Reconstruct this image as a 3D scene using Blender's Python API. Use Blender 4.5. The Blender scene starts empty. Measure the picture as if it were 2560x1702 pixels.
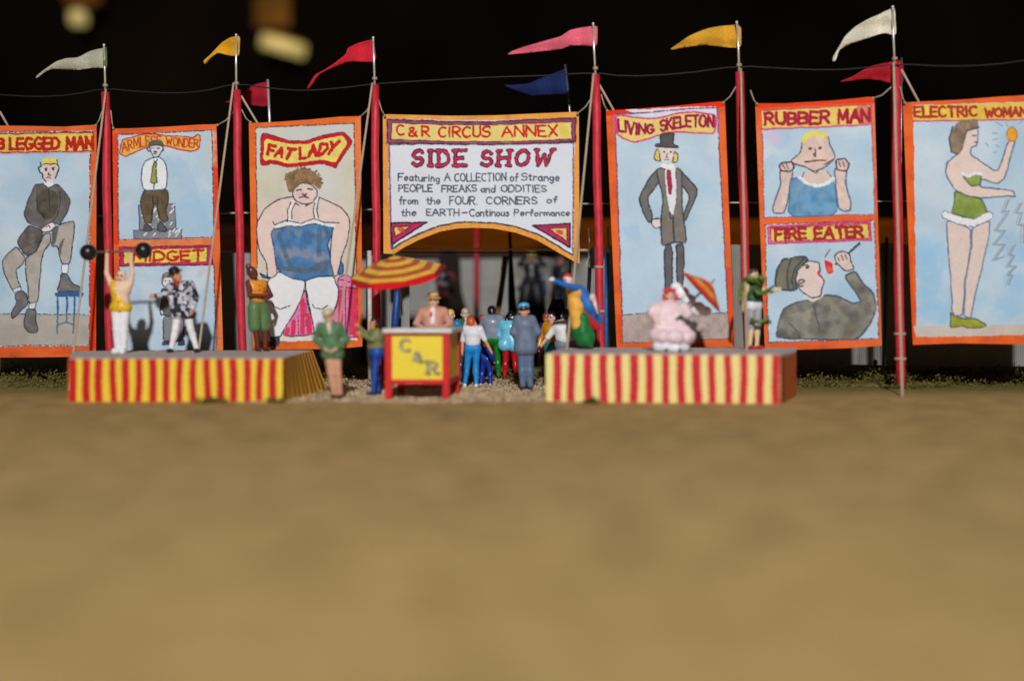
import bpy, math, random
import numpy as np
from mathutils import Vector
from mathutils.geometry import delaunay_2d_cdt
random.seed(7)
SC = bpy.context.scene
COL = SC.collection
# ------------------------------------------------------------------ camera
EYE = 1.83                       # camera height above the model's ground (model units: 1 = one scale metre)
FPX = 2770.0                     # focal length in photograph pixels
CX, HY = 1280.0, 770.0           # vanishing point of the viewing axis in the photograph
cam_data = bpy.data.cameras.new('camera')
cam = bpy.data.objects.new('camera', cam_data)
COL.objects.link(cam)
cam.location = (0, 0, EYE)
cam.rotation_euler = (math.radians(90), 0, 0)
cam_data.sensor_width = 36
cam_data.lens = FPX / 2560 * 36
cam_data.shift_y = -(851 - HY) / 2560
cam_data.clip_start = 0.1
cam_data.clip_end = 400
cam_data.dof.use_dof = True
cam_data.dof.focus_distance = 26.9
cam_data.dof.aperture_fstop = 0.075
SC.camera = cam
# ------------------------------------------------------------------ world, flash, exposure
w = bpy.data.worlds.new('World')
SC.world = w
w.use_nodes = True
w.node_tree.nodes['Background'].inputs['Color'].default_value = (1.0, .85, .7, 1)
w.node_tree.nodes['Background'].inputs['Strength'].default_value = 0.014
ld = bpy.data.lights.new('flash', 'AREA')
ld.shape = 'DISK'
ld.size = 2.3
ld.energy = 28800
ld.color = (.975, .985, 1.0)
flash = bpy.data.objects.new('flash', ld)
COL.objects.link(flash)
flash.location = (.2, -30.0, 26.4)
flash.rotation_euler = (Vector((0, 27, 2.5)) - Vector(flash.location)).to_track_quat('-Z', 'Y').to_euler()
SC.view_settings.view_transform = 'Standard'
SC.view_settings.look = 'None'
SC.view_settings.exposure = 0
SC.view_settings.gamma = 1
SC.view_settings.use_curve_mapping = False
# ------------------------------------------------------------------ helpers
LIT = 0.78
def lin(c):
    return tuple((v / 12.92 if v <= .04045 else ((v + .055) / 1.055) ** 2.4) for v in (q / 255.0 for q in c))
def C(*c):
    """albedo of a paint that shows the given sRGB value under the flash"""
    return tuple(min(.9, v / LIT) for v in lin(c))
def at(x, y, d):
    """photograph pixel at a distance -> point in the model"""
    return Vector(((x - CX) / FPX * d, d, EYE - (y - HY) / FPX * d))
def link(o, parent=None):
    COL.objects.link(o)
    if parent is not None:
        o.parent = parent
    return o
def empty(name, loc):
    o = bpy.data.objects.new(name, None)
    o.location = loc
    o.empty_display_size = .1
    COL.objects.link(o)
    return o
def tag(o, label=None, cat=None, group=None, kind=None):
    if label: o['label'] = label
    if cat: o['category'] = cat
    if group: o['group'] = group
    if kind: o['kind'] = kind
    return o
def mesh_obj(name, verts, faces, mat, parent=None, smooth=False, loc=None):
    """verts are world points; with a parent they are stored relative to it"""
    org = Vector((0, 0, 0))
    if parent is not None:
        p = parent
        while p is not None:
            org = org + p.location
            p = p.parent
    elif loc is not None:
        org = Vector(loc)
    me = bpy.data.meshes.new(name)
    V = np.asarray([tuple(v) for v in verts] if not isinstance(verts, np.ndarray) else verts, dtype=np.float64) - np.array(org)
    me.from_pydata(V.tolist(), [], faces if not isinstance(faces, np.ndarray) else faces.tolist())
    for m in (mat if isinstance(mat, (list, tuple)) else [mat]):
        me.materials.append(m)
    if smooth:
        me.polygons.foreach_set('use_smooth', np.ones(len(me.polygons), dtype=bool))
    me.update()
    o = bpy.data.objects.new(name, me)
    if parent is None and loc is not None:
        o.location = loc
    return link(o, parent)
class MB:
    """collects shapes for one mesh object"""
    def __init__(s): s.v, s.f = [], []
    def add(s, v, f):
        n = len(s.v)
        s.v += [Vector(q) for q in v]
        s.f += [tuple(i + n for i in q) for q in f]
        return s
    def box(s, x0, x1, y0, y1, z0, z1, b=0.0):
        return s.hexa([(x0, y0, z0), (x1, y0, z0), (x1, y1, z0), (x0, y1, z0)], [(x0, y0, z1), (x1, y0, z1), (x1, y1, z1), (x0, y1, z1)])
    def hexa(s, lo, hi):
        return s.add(list(lo) + list(hi), [(3, 2, 1, 0), (4, 5, 6, 7), (0, 1, 5, 4), (1, 2, 6, 5), (2, 3, 7, 6), (3, 0, 4, 7)])
    def tube(s, pts, r, n=10, caps=True):
        pts = [Vector(p) for p in pts]
        rs = r if isinstance(r, (list, tuple)) else [r] * len(pts)
        v, f = [], []
        prev = None
        for i, p in enumerate(pts):
            t = (pts[min(i + 1, len(pts) - 1)] - pts[max(i - 1, 0)])
            t.normalize()
            a = prev if prev is not None else (Vector((0, 1, 0)) if abs(t.y) < .8 else Vector((1, 0, 0)))
            u = (a - t * a.dot(t)).normalized()
            prev = u
            q = t.cross(u)
            for k in range(n):
                an = 2 * math.pi * k / n
                v.append(p + (u * math.cos(an) + q * math.sin(an)) * rs[i])
        for i in range(len(pts) - 1):
            for k in range(n):
                k2 = (k + 1) % n
                f.append((i * n + k, i * n + k2, (i + 1) * n + k2, (i + 1) * n + k))
        if caps:
            f.append(tuple(range(n))[::-1])
            f.append(tuple((len(pts) - 1) * n + k for k in range(n)))
        return s.add(v, f)
    def lathe(s, prof, c, axis=(0, 0, 1), n=20, sx=1.0):
        """prof: (radius, height) pairs"""
        ax = Vector(axis).normalized()
        u = ax.orthogonal().normalized()
        if abs(ax.z) > .5:
            u = (Vector((1, 0, 0)) - ax * ax.x).normalized()
        q = ax.cross(u)
        c = Vector(c)
        v, f = [], []
        for r, h in prof:
            for k in range(n):
                an = 2 * math.pi * k / n
                v.append(c + ax * h + (u * math.cos(an) * sx + q * math.sin(an)) * r)
        for i in range(len(prof) - 1):
            for k in range(n):
                k2 = (k + 1) % n
                f.append((i * n + k, i * n + k2, (i + 1) * n + k2, (i + 1) * n + k))
        f.append(tuple(range(n))[::-1])
        f.append(tuple((len(prof) - 1) * n + k for k in range(n)))
        return s.add(v, f)
    def ball(s, c, r, n=16, sc=(1, 1, 1)):
        c = Vector(c)
        v, f = [], []
        m = n // 2
        for i in range(1, m):
            ph = math.pi * i / m
            for k in range(n):
                an = 2 * math.pi * k / n
                v.append(c + Vector((math.sin(ph) * math.cos(an) * sc[0], math.sin(ph) * math.sin(an) * sc[1], math.cos(ph) * sc[2])) * r)
        v.append(c + Vector((0, 0, r * sc[2])))
        v.append(c - Vector((0, 0, r * sc[2])))
        for i in range(m - 2):
            for k in range(n):
                k2 = (k + 1) % n
                f.append((i * n + k, (i + 1) * n + k, (i + 1) * n + k2, i * n + k2))
        for k in range(n):
            k2 = (k + 1) % n
            f.append((len(v) - 2, k, k2))
            f.append((len(v) - 1, (m - 2) * n + k2, (m - 2) * n + k))
        return s.add(v, f)
    def build(s, name, mat, parent=None, smooth=False, loc=None, bevel=0):
        o = mesh_obj(name, s.v, s.f, mat, parent, smooth, loc)
        if bevel:
            m = o.modifiers.new('bevel', 'BEVEL')
            m.width = bevel
            m.segments = 2
        return o
# ------------------------------------------------------------------ materials
MATS = {}
def nodes_of(name):
    m = bpy.data.materials.new(name)
    m.use_nodes = True
    nt = m.node_tree
    b = nt.nodes['Principled BSDF']
    return m, nt, b
def paint(name, col, rough=.55, var=.12, scale=14.0, bump=.0, spec=.4, metal=0.0, coat=0.0, stretch=(1, 1, 1), bscale=40):
    """a plain paint with mottled strength"""
    if name in MATS: return MATS[name]
    m, nt, b = nodes_of(name)
    N = nt.nodes.new
    tc = N('ShaderNodeTexCoord')
    mp = N('ShaderNodeMapping')
    mp.inputs['Scale'].default_value = stretch
    nz = N('ShaderNodeTexNoise')
    nz.inputs['Scale'].default_value = scale
    nz.inputs['Detail'].default_value = 5
    mr = N('ShaderNodeMapRange')
    mr.inputs['From Min'].default_value = .3
    mr.inputs['From Max'].default_value = .7
    mr.inputs['To Min'].default_value = 1 - var
    mr.inputs['To Max'].default_value = 1 + var
    mul = N('ShaderNodeVectorMath')
    mul.operation = 'SCALE'
    mul.inputs[0].default_value = col[:3]
    L = nt.links.new
    L(tc.outputs['Object'], mp.inputs['Vector'])
    L(mp.outputs['Vector'], nz.inputs['Vector'])
    L(nz.outputs['Fac'], mr.inputs['Value'])
    L(mr.outputs['Result'], mul.inputs['Scale'])
    L(mul.outputs['Vector'], b.inputs['Base Color'])
    b.inputs['Roughness'].default_value = rough
    b.inputs['Specular IOR Level'].default_value = spec
    b.inputs['Metallic'].default_value = metal
    b.inputs['Coat Weight'].default_value = coat
    b.inputs['Coat Roughness'].default_value = .18
    if bump:
        n2 = N('ShaderNodeTexNoise')
        n2.inputs['Scale'].default_value = bscale
        n2.inputs['Detail'].default_value = 4
        bp = N('ShaderNodeBump')
        bp.inputs['Strength'].default_value = bump
        bp.inputs['Distance'].default_value = .02
        L(mp.outputs['Vector'], n2.inputs['Vector'])
        L(n2.outputs['Fac'], bp.inputs['Height'])
        L(bp.outputs['Normal'], b.inputs['Normal'])
    MATS[name] = m
    return m
def colattr(name, rough=.75, spec=.25, weave=0.0, wscale=60, coat=0.0):
    """a material that shows the hand-painted colours stored with the mesh, over cloth or card grain"""
    if name in MATS: return MATS[name]
    m, nt, b = nodes_of(name)
    N = nt.nodes.new
    L = nt.links.new
    at_ = N('ShaderNodeAttribute')
    at_.attribute_name = 'Col'
    tc = N('ShaderNodeTexCoord')
    nz = N('ShaderNodeTexNoise')
    nz.inputs['Scale'].default_value = wscale
    nz.inputs['Detail'].default_value = 6
    nz.inputs['Roughness'].default_value = .7
    mr = N('ShaderNodeMapRange')
    mr.inputs['From Min'].default_value = .3
    mr.inputs['From Max'].default_value = .7
    mr.inputs['To Min'].default_value = .93
    mr.inputs['To Max'].default_value = 1.07
    sc = N('ShaderNodeVectorMath')
    sc.operation = 'SCALE'
    L(tc.outputs['Object'], nz.inputs['Vector'])
    L(nz.outputs['Fac'], mr.inputs['Value'])
    L(at_.outputs['Color'], sc.inputs[0])
    L(mr.outputs['Result'], sc.inputs['Scale'])
    L(sc.outputs['Vector'], b.inputs['Base Color'])
    b.inputs['Roughness'].default_value = rough
    b.inputs['Specular IOR Level'].default_value = spec
    b.inputs['Coat Weight'].default_value = coat
    b.inputs['Coat Roughness'].default_value = .15
    if weave:
        bp = N('ShaderNodeBump')
        bp.inputs['Strength'].default_value = weave
        bp.inputs['Distance'].default_value = .01
        L(nz.outputs['Fac'], bp.inputs['Height'])
        L(bp.outputs['Normal'], b.inputs['Normal'])
    MATS[name] = m
    return m
# ------------------------------------------------------------------ 2D painting on a mesh grid
_R = np.random.RandomState(3).rand(256, 256)
def vnoise(x, y, s, seed=0):
    x = x / s + seed * 17.3
    y = y / s + seed * 9.1
    xi, yi = np.floor(x).astype(int), np.floor(y).astype(int)
    fx, fy = x - xi, y - yi
    fx, fy = fx * fx * (3 - 2 * fx), fy * fy * (3 - 2 * fy)
    g = lambda a, b_: _R[a & 255, b_ & 255]
    return (g(xi, yi) * (1 - fx) + g(xi + 1, yi) * fx) * (1 - fy) + (g(xi, yi + 1) * (1 - fx) + g(xi + 1, yi + 1) * fx) * fy
def fbm(x, y, s, seed=0):
    return (vnoise(x, y, s, seed) * .55 + vnoise(x, y, s / 2.3, seed + 1) * .3 + vnoise(x, y, s / 5.1, seed + 2) * .15)
def resample(poly, n):
    P = np.asarray(poly, float)
    L = np.r_[0, np.cumsum(np.hypot(*np.diff(P, axis=0).T))]
    t = np.linspace(0, L[-1], n)
    return np.c_[np.interp(t, L, P[:, 0]), np.interp(t, L, P[:, 1])]
def smooth_poly(poly, closed=True, it=2, cut=.25):
    """Chaikin corner cutting for hand-drawn shapes"""
    P = np.asarray(poly, float)
    for _ in range(it):
        Q = np.roll(P, -1, axis=0) if closed else P[1:]
        A = P if closed else P[:-1]
        n = np.empty((2 * len(A), 2))
        n[0::2] = A * (1 - cut) + Q * cut
        n[1::2] = A * cut + Q * (1 - cut)
        if not closed:
            n = np.vstack([P[:1], n, P[-1:]])
        P = n
    return P
class Canvas:
    """colours for the points of a grid, painted in the photograph's pixel frame"""
    def __init__(s, X, Y, base):
        s.X, s.Y = X, Y
        s.col = np.tile(np.array(C(*base)), (len(X), 1))
        s.part = np.zeros(len(X), int)
        s.xf(0, 0, 1)
        s.seed = 0
    def xf(s, x0, y0, k):
        s.o, s.k = np.array([x0, y0], float), k
    def P(s, pts):
        return np.asarray(pts, float) * s.k + s.o
    def sel(s, P, m):
        lo, hi = P.min(0) - m, P.max(0) + m
        return np.nonzero((s.X > lo[0]) & (s.X < hi[0]) & (s.Y > lo[1]) & (s.Y < hi[1]))[0]
    def inside(s, P, idx):
        x, y = s.X[idx], s.Y[idx]
        r = np.zeros(len(idx), bool)
        n = len(P)
        for i in range(n):
            x1, y1 = P[i]
            x2, y2 = P[(i + 1) % n]
            if y1 == y2: continue
            c = ((y1 > y) != (y2 > y)) & (x < (x2 - x1) * (y - y1) / (y2 - y1) + x1)
            r ^= c
        return r
    def mix(s, idx, col, a):
        a = a[:, None]
        s.col[idx] = s.col[idx] * (1 - a) + col * a
    def fill(s, pts, col, mott=.10, ms=14, part=None, smooth=True, grain=.06, alpha=1.0):
        P = s.P(pts)
        if smooth: P = smooth_poly(P, True, 2, .13)
        idx = s.sel(P, 2)
        if not len(idx): return
        idx = idx[s.inside(P, idx)]
        s.seed += 1
        x, y = s.X[idx], s.Y[idx]
        n = 1 + (fbm(x, y, ms, s.seed) - .5) * 4 * mott + (vnoise(x, y, 1.7, s.seed + 3) - .5) * 2 * grain
        c = np.array(C(*col))[None] * n[:, None]
        s.mix(idx, c, np.full(len(idx), alpha))
        if part is not None: s.part[idx] = part
    def wash(s, pts, col, r, alpha=.6, inside=None):
        """soft-edged watercolour dabs of radius r, broken up by the paper; kept inside a shape if one is given"""
        for p in s.P(pts):
            rr = r * s.k
            idx = s.sel(p[None], rr * 2.2)
            if not len(idx): continue
            if inside is not None: idx = idx[s.inside(s.P(inside), idx)]
            if not len(idx): continue
            s.seed += 1
            x, y = s.X[idx], s.Y[idx]
            q = np.hypot(x - p[0], y - p[1]) / rr + (fbm(x, y, rr * .8, s.seed) - .5) * 1.3
            a = np.clip((1.25 - q) / .7, 0, 1) * alpha * (.6 + .8 * fbm(x, y, 9, s.seed + 2))
            s.mix(idx, np.array(C(*col))[None], np.clip(a, 0, 1))
    def line(s, pts, col, w, closed=False, rough=.35, alpha=1.0, part=None, smooth=False, gaps=0.0):
        P = s.P(pts)
        if smooth: P = smooth_poly(P, closed, 2, .13)
        if closed: P = np.vstack([P, P[:1]])
        hw = w * s.k / 2
        if hw < 1.5: hw = max(hw * 1.7, 1.1)
        s.seed += 1
        idx0 = s.sel(P, hw + 3)
        if not len(idx0): return
        D = np.full(len(idx0), 1e9)
        x0, y0 = s.X[idx0], s.Y[idx0]
        for a, b in zip(P[:-1], P[1:]):
            q = b - a
            L2 = max(q @ q, 1e-9)
            t = np.clip(((x0 - a[0]) * q[0] + (y0 - a[1]) * q[1]) / L2, 0, 1)
            D = np.minimum(D, np.hypot(x0 - a[0] - t * q[0], y0 - a[1] - t * q[1]))
        n = vnoise(x0, y0, 4.5, s.seed)
        hwv = hw + (n - .5) * 2 * min(rough * hw, 1.3)
        a = np.clip((hwv - D) / 1.1 + .5, 0, 1) * alpha
        if gaps: a = a * np.clip((vnoise(x0, y0, 3.0, s.seed + 5) - gaps) * 6 + .5, 0, 1)
        k = a > .01
        c = np.array(C(*col))[None] * (1 + (n[k] - .5) * .35)[:, None]
        s.mix(idx0[k], c, a[k])
        if part is not None: s.part[idx0[k]] = part
    def text(s, string, tops, bots, col, w, serif=False, jit=.025, rough=.25, upper=False):
        """hand lettering between a top line and a base line"""
        rng = random.Random(len(string) * 31 + int(tops[0][0]))
        T, B = resample(tops, 40), resample(bots, 40)
        adv, tot = [], 0
        for ch in string:
            wd = GLYPH[ch][0] if ch != ' ' else .35
            adv.append((tot, wd))
            tot += wd + (.44 if serif else .2)
        tot -= .44 if serif else .2
        for ch, (x0, wd) in zip(string, adv):
            if ch == ' ': continue
            for st in GLYPH[ch][1]:
                pts = []
                st2 = [st]
                if serif:
                    for e in (st[0], st[-1]):
                        if e[1] < .02 or e[1] > .98:
                            st2.append([(e[0] - .11, e[1]), (e[0] + .11, e[1])])
                for sq in st2:
                    pts = []
                    for (gx, gy) in sq:
                        u = (x0 + gx + rng.uniform(-jit, jit)) / tot * 39
                        i = min(38, max(0, int(math.floor(u))))
                        f = u - i
                        t = T[i] * (1 - f) + T[i + 1] * f
                        b = B[i] * (1 - f) + B[i + 1] * f
                        gy2 = gy + rng.uniform(-jit, jit)
                        pts.append(t * (1 - gy2) + b * gy2)
                    s.line(pts, col, w, rough=rough)
def arc(cx, cy, rx, ry, a0, a1, n=9):
    return [(cx + rx * math.cos(math.radians(a0 + (a1 - a0) * i / (n - 1))), cy + ry * math.sin(math.radians(a0 + (a1 - a0) * i / (n - 1)))) for i in range(n)]
GLYPH = {
 'A': (.75, [[(0, 1), (.37, 0), (.75, 1)], [(.14, .62), (.61, .62)]]),
 'B': (.6, [[(0, 0), (0, 1)], [(0, 0)] + arc(.28, .24, .27, .24, -90, 90) + [(0, .48)] + arc(.3, .74, .3, .26, -90, 90) + [(0, 1)]]),
 'C': (.65, [arc(.36, .5, .36, .5, -50, -310, 13)]),
 'D': (.65, [[(0, 0), (0, 1)], [(0, 0)] + arc(.2, .5, .45, .5, -90, 90, 11) + [(0, 1)]]),
 'E': (.55, [[(0, 0), (0, 1)], [(0, 0), (.55, 0)], [(0, .5), (.45, .5)], [(0, 1), (.55, 1)]]),
 'F': (.55, [[(0, 0), (0, 1)], [(0, 0), (.55, 0)], [(0, .48), (.42, .48)]]),
 'G': (.68, [arc(.36, .5, .36, .5, -50, -340, 14) + [(.7, .58), (.42, .58)]]),
 'H': (.65, [[(0, 0), (0, 1)], [(.65, 0), (.65, 1)], [(0, .5), (.65, .5)]]),
 'I': (.12, [[(.06, 0), (.06, 1)]]),
 'K': (.6, [[(0, 0), (0, 1)], [(.55, 0), (0, .55)], [(.18, .42), (.6, 1)]]),
 'L': (.5, [[(0, 0), (0, 1), (.5, 1)]]),
 'M': (.8, [[(0, 1), (.06, 0), (.4, .75), (.74, 0), (.8, 1)]]),
 'N': (.65, [[(0, 1), (0, 0), (.65, 1), (.65, 0)]]),
 'O': (.72, [arc(.36, .5, .36, .5, -90, 270, 17)]),
 'P': (.55, [[(0, 0), (0, 1)], [(0, 0)] + arc(.26, .27, .28, .27, -90, 90) + [(0, .54)]]),
 'R': (.6, [[(0, 0), (0, 1)], [(0, 0)] + arc(.28, .26, .28, .26, -90, 90) + [(0, .52)], [(.22, .52), (.6, 1)]]),
 'S': (.58, [[(.55, .14)] + arc(.3, .26, .27, .26, -50, -250, 8) + arc(.29, .74, .29, .26, -70, 130, 8) + [(.0, .86)]]),
 'T': (.66, [[(0, 0), (.66, 0)], [(.33, 0), (.33, 1)]]),
 'U': (.62, [[(0, 0), (0, .68)] + arc(.31, .68, .31, .32, 180, 0, 9) + [(.62, 0)]]),
 'V': (.68, [[(0, 0), (.34, 1), (.68, 0)]]),
 'W': (.95, [[(0, 0), (.24, 1), (.47, .3), (.71, 1), (.95, 0)]]),
 'X': (.65, [[(0, 0), (.65, 1)], [(.65, 0), (0, 1)]]),
 'Y': (.65, [[(0, 0), (.33, .5), (.65, 0)], [(.33, .5), (.3, 1)]]),
 '3': (.5, [arc(.24, .25, .24, .25, -150, 90) + arc(.24, .75, .28, .25, -90, 150)]),
 '&': (.72, [[(.72, 1), (.16, .32)] + arc(.3, .2, .17, .2, 160, 400, 9) + [(.12, .6)] + arc(.3, .78, .27, .22, 200, 20, 9) + [(.68, .5)]]),
 '-': (.45, [[(0, .55), (.45, .52)]]), '.': (.1, [[(.05, .97), (.06, 1)]]),
 'a': (.42, [arc(.2, .72, .2, .28, -20, -360, 11), [(.4, .45), (.42, 1)]]),
 'c': (.38, [arc(.22, .72, .22, .28, -45, -315, 10)]),
 'd': (.42, [arc(.2, .72, .2, .28, 0, -360, 11), [(.41, .05), (.42, 1)]]),
 'e': (.42, [[(.02, .72), (.4, .7)] + arc(.21, .72, .2, .28, -5, -310, 11)]),
 'f': (.34, [[(.34, .12), (.22, .02), (.14, .2), (.12, 1)], [(0, .46), (.3, .45)]]),
 'g': (.42, [arc(.2, .72, .2, .26, 0, -360, 11), [(.41, .45), (.42, 1.2), (.25, 1.38), (.06, 1.28)]]),
 'h': (.42, [[(0, 0), (0, 1)], [(0, .62), (.12, .47), (.32, .47), (.4, .62), (.42, 1)]]),
 'i': (.1, [[(.05, .46), (.05, 1)], [(.05, .2), (.05, .24)]]),
 'm': (.62, [[(0, .46), (0, 1)], [(0, .6), (.15, .46), (.28, .55), (.3, 1)], [(.3, .6), (.45, .46), (.6, .55), (.62, 1)]]),
 'n': (.42, [[(0, .46), (0, 1)], [(0, .62), (.15, .46), (.33, .48), (.4, .62), (.42, 1)]]),
 'o': (.42, [arc(.21, .73, .21, .27, -90, 270, 12)]),
 'r': (.32, [[(0, .46), (0, 1)], [(0, .62), (.14, .47), (.32, .5)]]),
 's': (.36, [[(.34, .52), (.18, .45), (.04, .55), (.14, .7), (.3, .76), (.34, .9), (.18, 1), (0, .93)]]),
 't': (.34, [[(.15, .12), (.14, .88), (.22, 1), (.34, .95)], [(0, .44), (.32, .43)]]),
 'u': (.42, [[(0, .46), (.02, .86), (.14, 1), (.3, .96), (.41, .8)], [(.41, .46), (.42, 1)]]),
}
def painted_grid(top, bot, step, base, draw, to3d, parts, parent, mat, wob=0.0):
    """a cloth between two edges given in photograph pixels; `draw` paints it; part ids split it into child meshes"""
    T, B = np.asarray(top, float), np.asarray(bot, float)
    def par(P):
        L = np.r_[0, np.cumsum(np.abs(np.diff(P[:, 0])) + 1e-6)]
        return L / L[-1]
    wpx = max(np.ptp(T[:, 0]), np.ptp(B[:, 0]))
    hpx = max(abs(B[:, 1].max() - T[:, 1].min()), 4)
    nu, nv = int(wpx / step) + 1, int(hpx / step) + 1
    s_ = np.linspace(0, 1, nu)
    tx, ty = np.interp(s_, par(T), T[:, 0]), np.interp(s_, par(T), T[:, 1])
    bx, by = np.interp(s_, par(B), B[:, 0]), np.interp(s_, par(B), B[:, 1])
    t_ = np.linspace(0, 1, nv)[:, None]
    X = (tx * (1 - t_) + bx * t_)
    Y = (ty * (1 - t_) + by * t_)
    S = np.broadcast_to(s_, X.shape)
    Tt = np.broadcast_to(t_, X.shape)
    xr, yr = X.ravel(), Y.ravel()
    # the painter's unsteady hand
    cv = Canvas(xr + (fbm(xr, yr, 22, 21) - .5) * wob, yr + (fbm(xr, yr, 22, 27) - .5) * wob, base)
    draw(cv)
    V = to3d(X.ravel(), Y.ravel(), S.ravel(), Tt.ravel())
    i = (np.arange(nv - 1)[:, None] * nu + np.arange(nu - 1)).ravel()
    F = np.c_[i, i + nu, i + nu + 1, i + 1]
    fp = cv.part[F].max(axis=1)
    out = []
    for pid, pname in parts:
        f = F[fp == pid]
        if not len(f): continue
        u, inv = np.unique(f, return_inverse=True)
        o = mesh_obj(pname, V[u], inv.reshape(f.shape), mat, parent, True)
        ca = o.data.color_attributes.new('Col', 'FLOAT_COLOR', 'POINT')
        ca.data.foreach_set('color', np.c_[np.clip(cv.col[u], .004, .92), np.ones(len(u))].astype(np.float32).ravel())
        out.append(o)
    return out
# ------------------------------------------------------------------ painted banners
def dban(x): return 26.8 - 1.9 * x / 2560.0
INK = (44, 48, 66)
INKB = (58, 84, 128)
SKY = (174, 195, 209)
SKIN = (209, 187, 178)
CORD = paint('hemp_cord', C(158, 140, 118), .9, .2, 30)
BAN = colattr('painted_canvas', .85, .12, .35, 55)
def cloth3d(seed):
    def f(X, Y, S, T):
        d = dban(X) + .05 * np.sin(S * 5 + seed * 2.1) * (.3 + T) + .07 * (vnoise(X, Y, 150, seed) - .5) + .05 * np.abs(S - .5) ** 3 * 8 * np.sin(seed * 3.7)
        d = d - .06 * T * T
        return np.c_[(X - CX) / FPX * d, d, EYE - (Y - HY) / FPX * d]
    return f
def banner(label, top, bot, draw, base, seed, cords, parts):
    tx = np.mean([p[0] for p in bot])
    by = max(p[1] for p in bot)
    root = empty('banner', at(tx, by, dban(tx)))
    tag(root, label, 'banner', 'painted sideshow banners hung between red posts')
    painted_grid(top, bot, 1.6, base, draw, cloth3d(seed), parts, root, BAN, 4.0)
    for (a, b) in cords:
        da, db = dban(a[0]) - .02, dban(b[0]) - .12
        m = MB()
        A, B_ = at(a[0], a[1], da), at(b[0], b[1], db)
        mid = (A + B_) / 2 + Vector((0, 0, -.06))
        m.tube([A, mid, B_], .016, 6)
        m.ball(A, .035, 8)
        m.build('cord', CORD, root, True)
    return root
def border(c, outer, inner, cols):
    """mottled orange edging: whole cloth, then the inner panel is painted over it"""
    c.fill(outer, cols[0], .16, 40, smooth=False, grain=.12, part=0)
def strokes(c, lst, col=INK, w=4.5, gaps=.0):
    for l in lst: c.line(l, col, w, gaps=gaps)
def airy(c, IN, n, seed, lo=(150, 182, 206), hi=(194, 204, 212)):
    """uneven sky wash inside a panel"""
    rng = random.Random(seed)
    P = np.asarray(IN, float)
    x0, y0, x1, y1 = *P.min(0), *P.max(0)
    for i in range(n):
        q = (rng.uniform(x0, x1), rng.uniform(y0, y1))
        low = rng.random() < .25 + .5 * (q[1] - y0) / (y1 - y0)
        c.wash([q], lo if low else hi, rng.uniform(50, 130), rng.uniform(.25, .55), IN)
def blots(c, P, cols, n, seed, r=(18, 46), alpha=(.3, .7)):
    """blotchy cloth: dabs of several tones inside a shape"""
    rng = random.Random(seed)
    Q = np.asarray(P, float)
    for i in range(n):
        c.wash([(rng.uniform(Q[:, 0].min(), Q[:, 0].max()), rng.uniform(Q[:, 1].min(), Q[:, 1].max()))], rng.choice(cols), rng.uniform(*r), rng.uniform(*alpha), P)
def outl(c, P, col=INK, w=4.5, gaps=.12, smooth=True):
    c.line(P, col, w, closed=True, gaps=gaps, smooth=smooth)
def shape(c, P, col, ink=INK, w=4.5, mott=.10, ms=14, gaps=.12, part=None, grain=.06):
    c.fill(P, col, mott, ms, part, True, grain)
    if ink: outl(c, P, ink, w, gaps)
OR, RO, LO = (228, 96, 48), (214, 58, 28), (229, 124, 74)
def edge_strip(c, P, col, w, a=.85):
    c.line(P, col, w, rough=.5, alpha=a)

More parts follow.
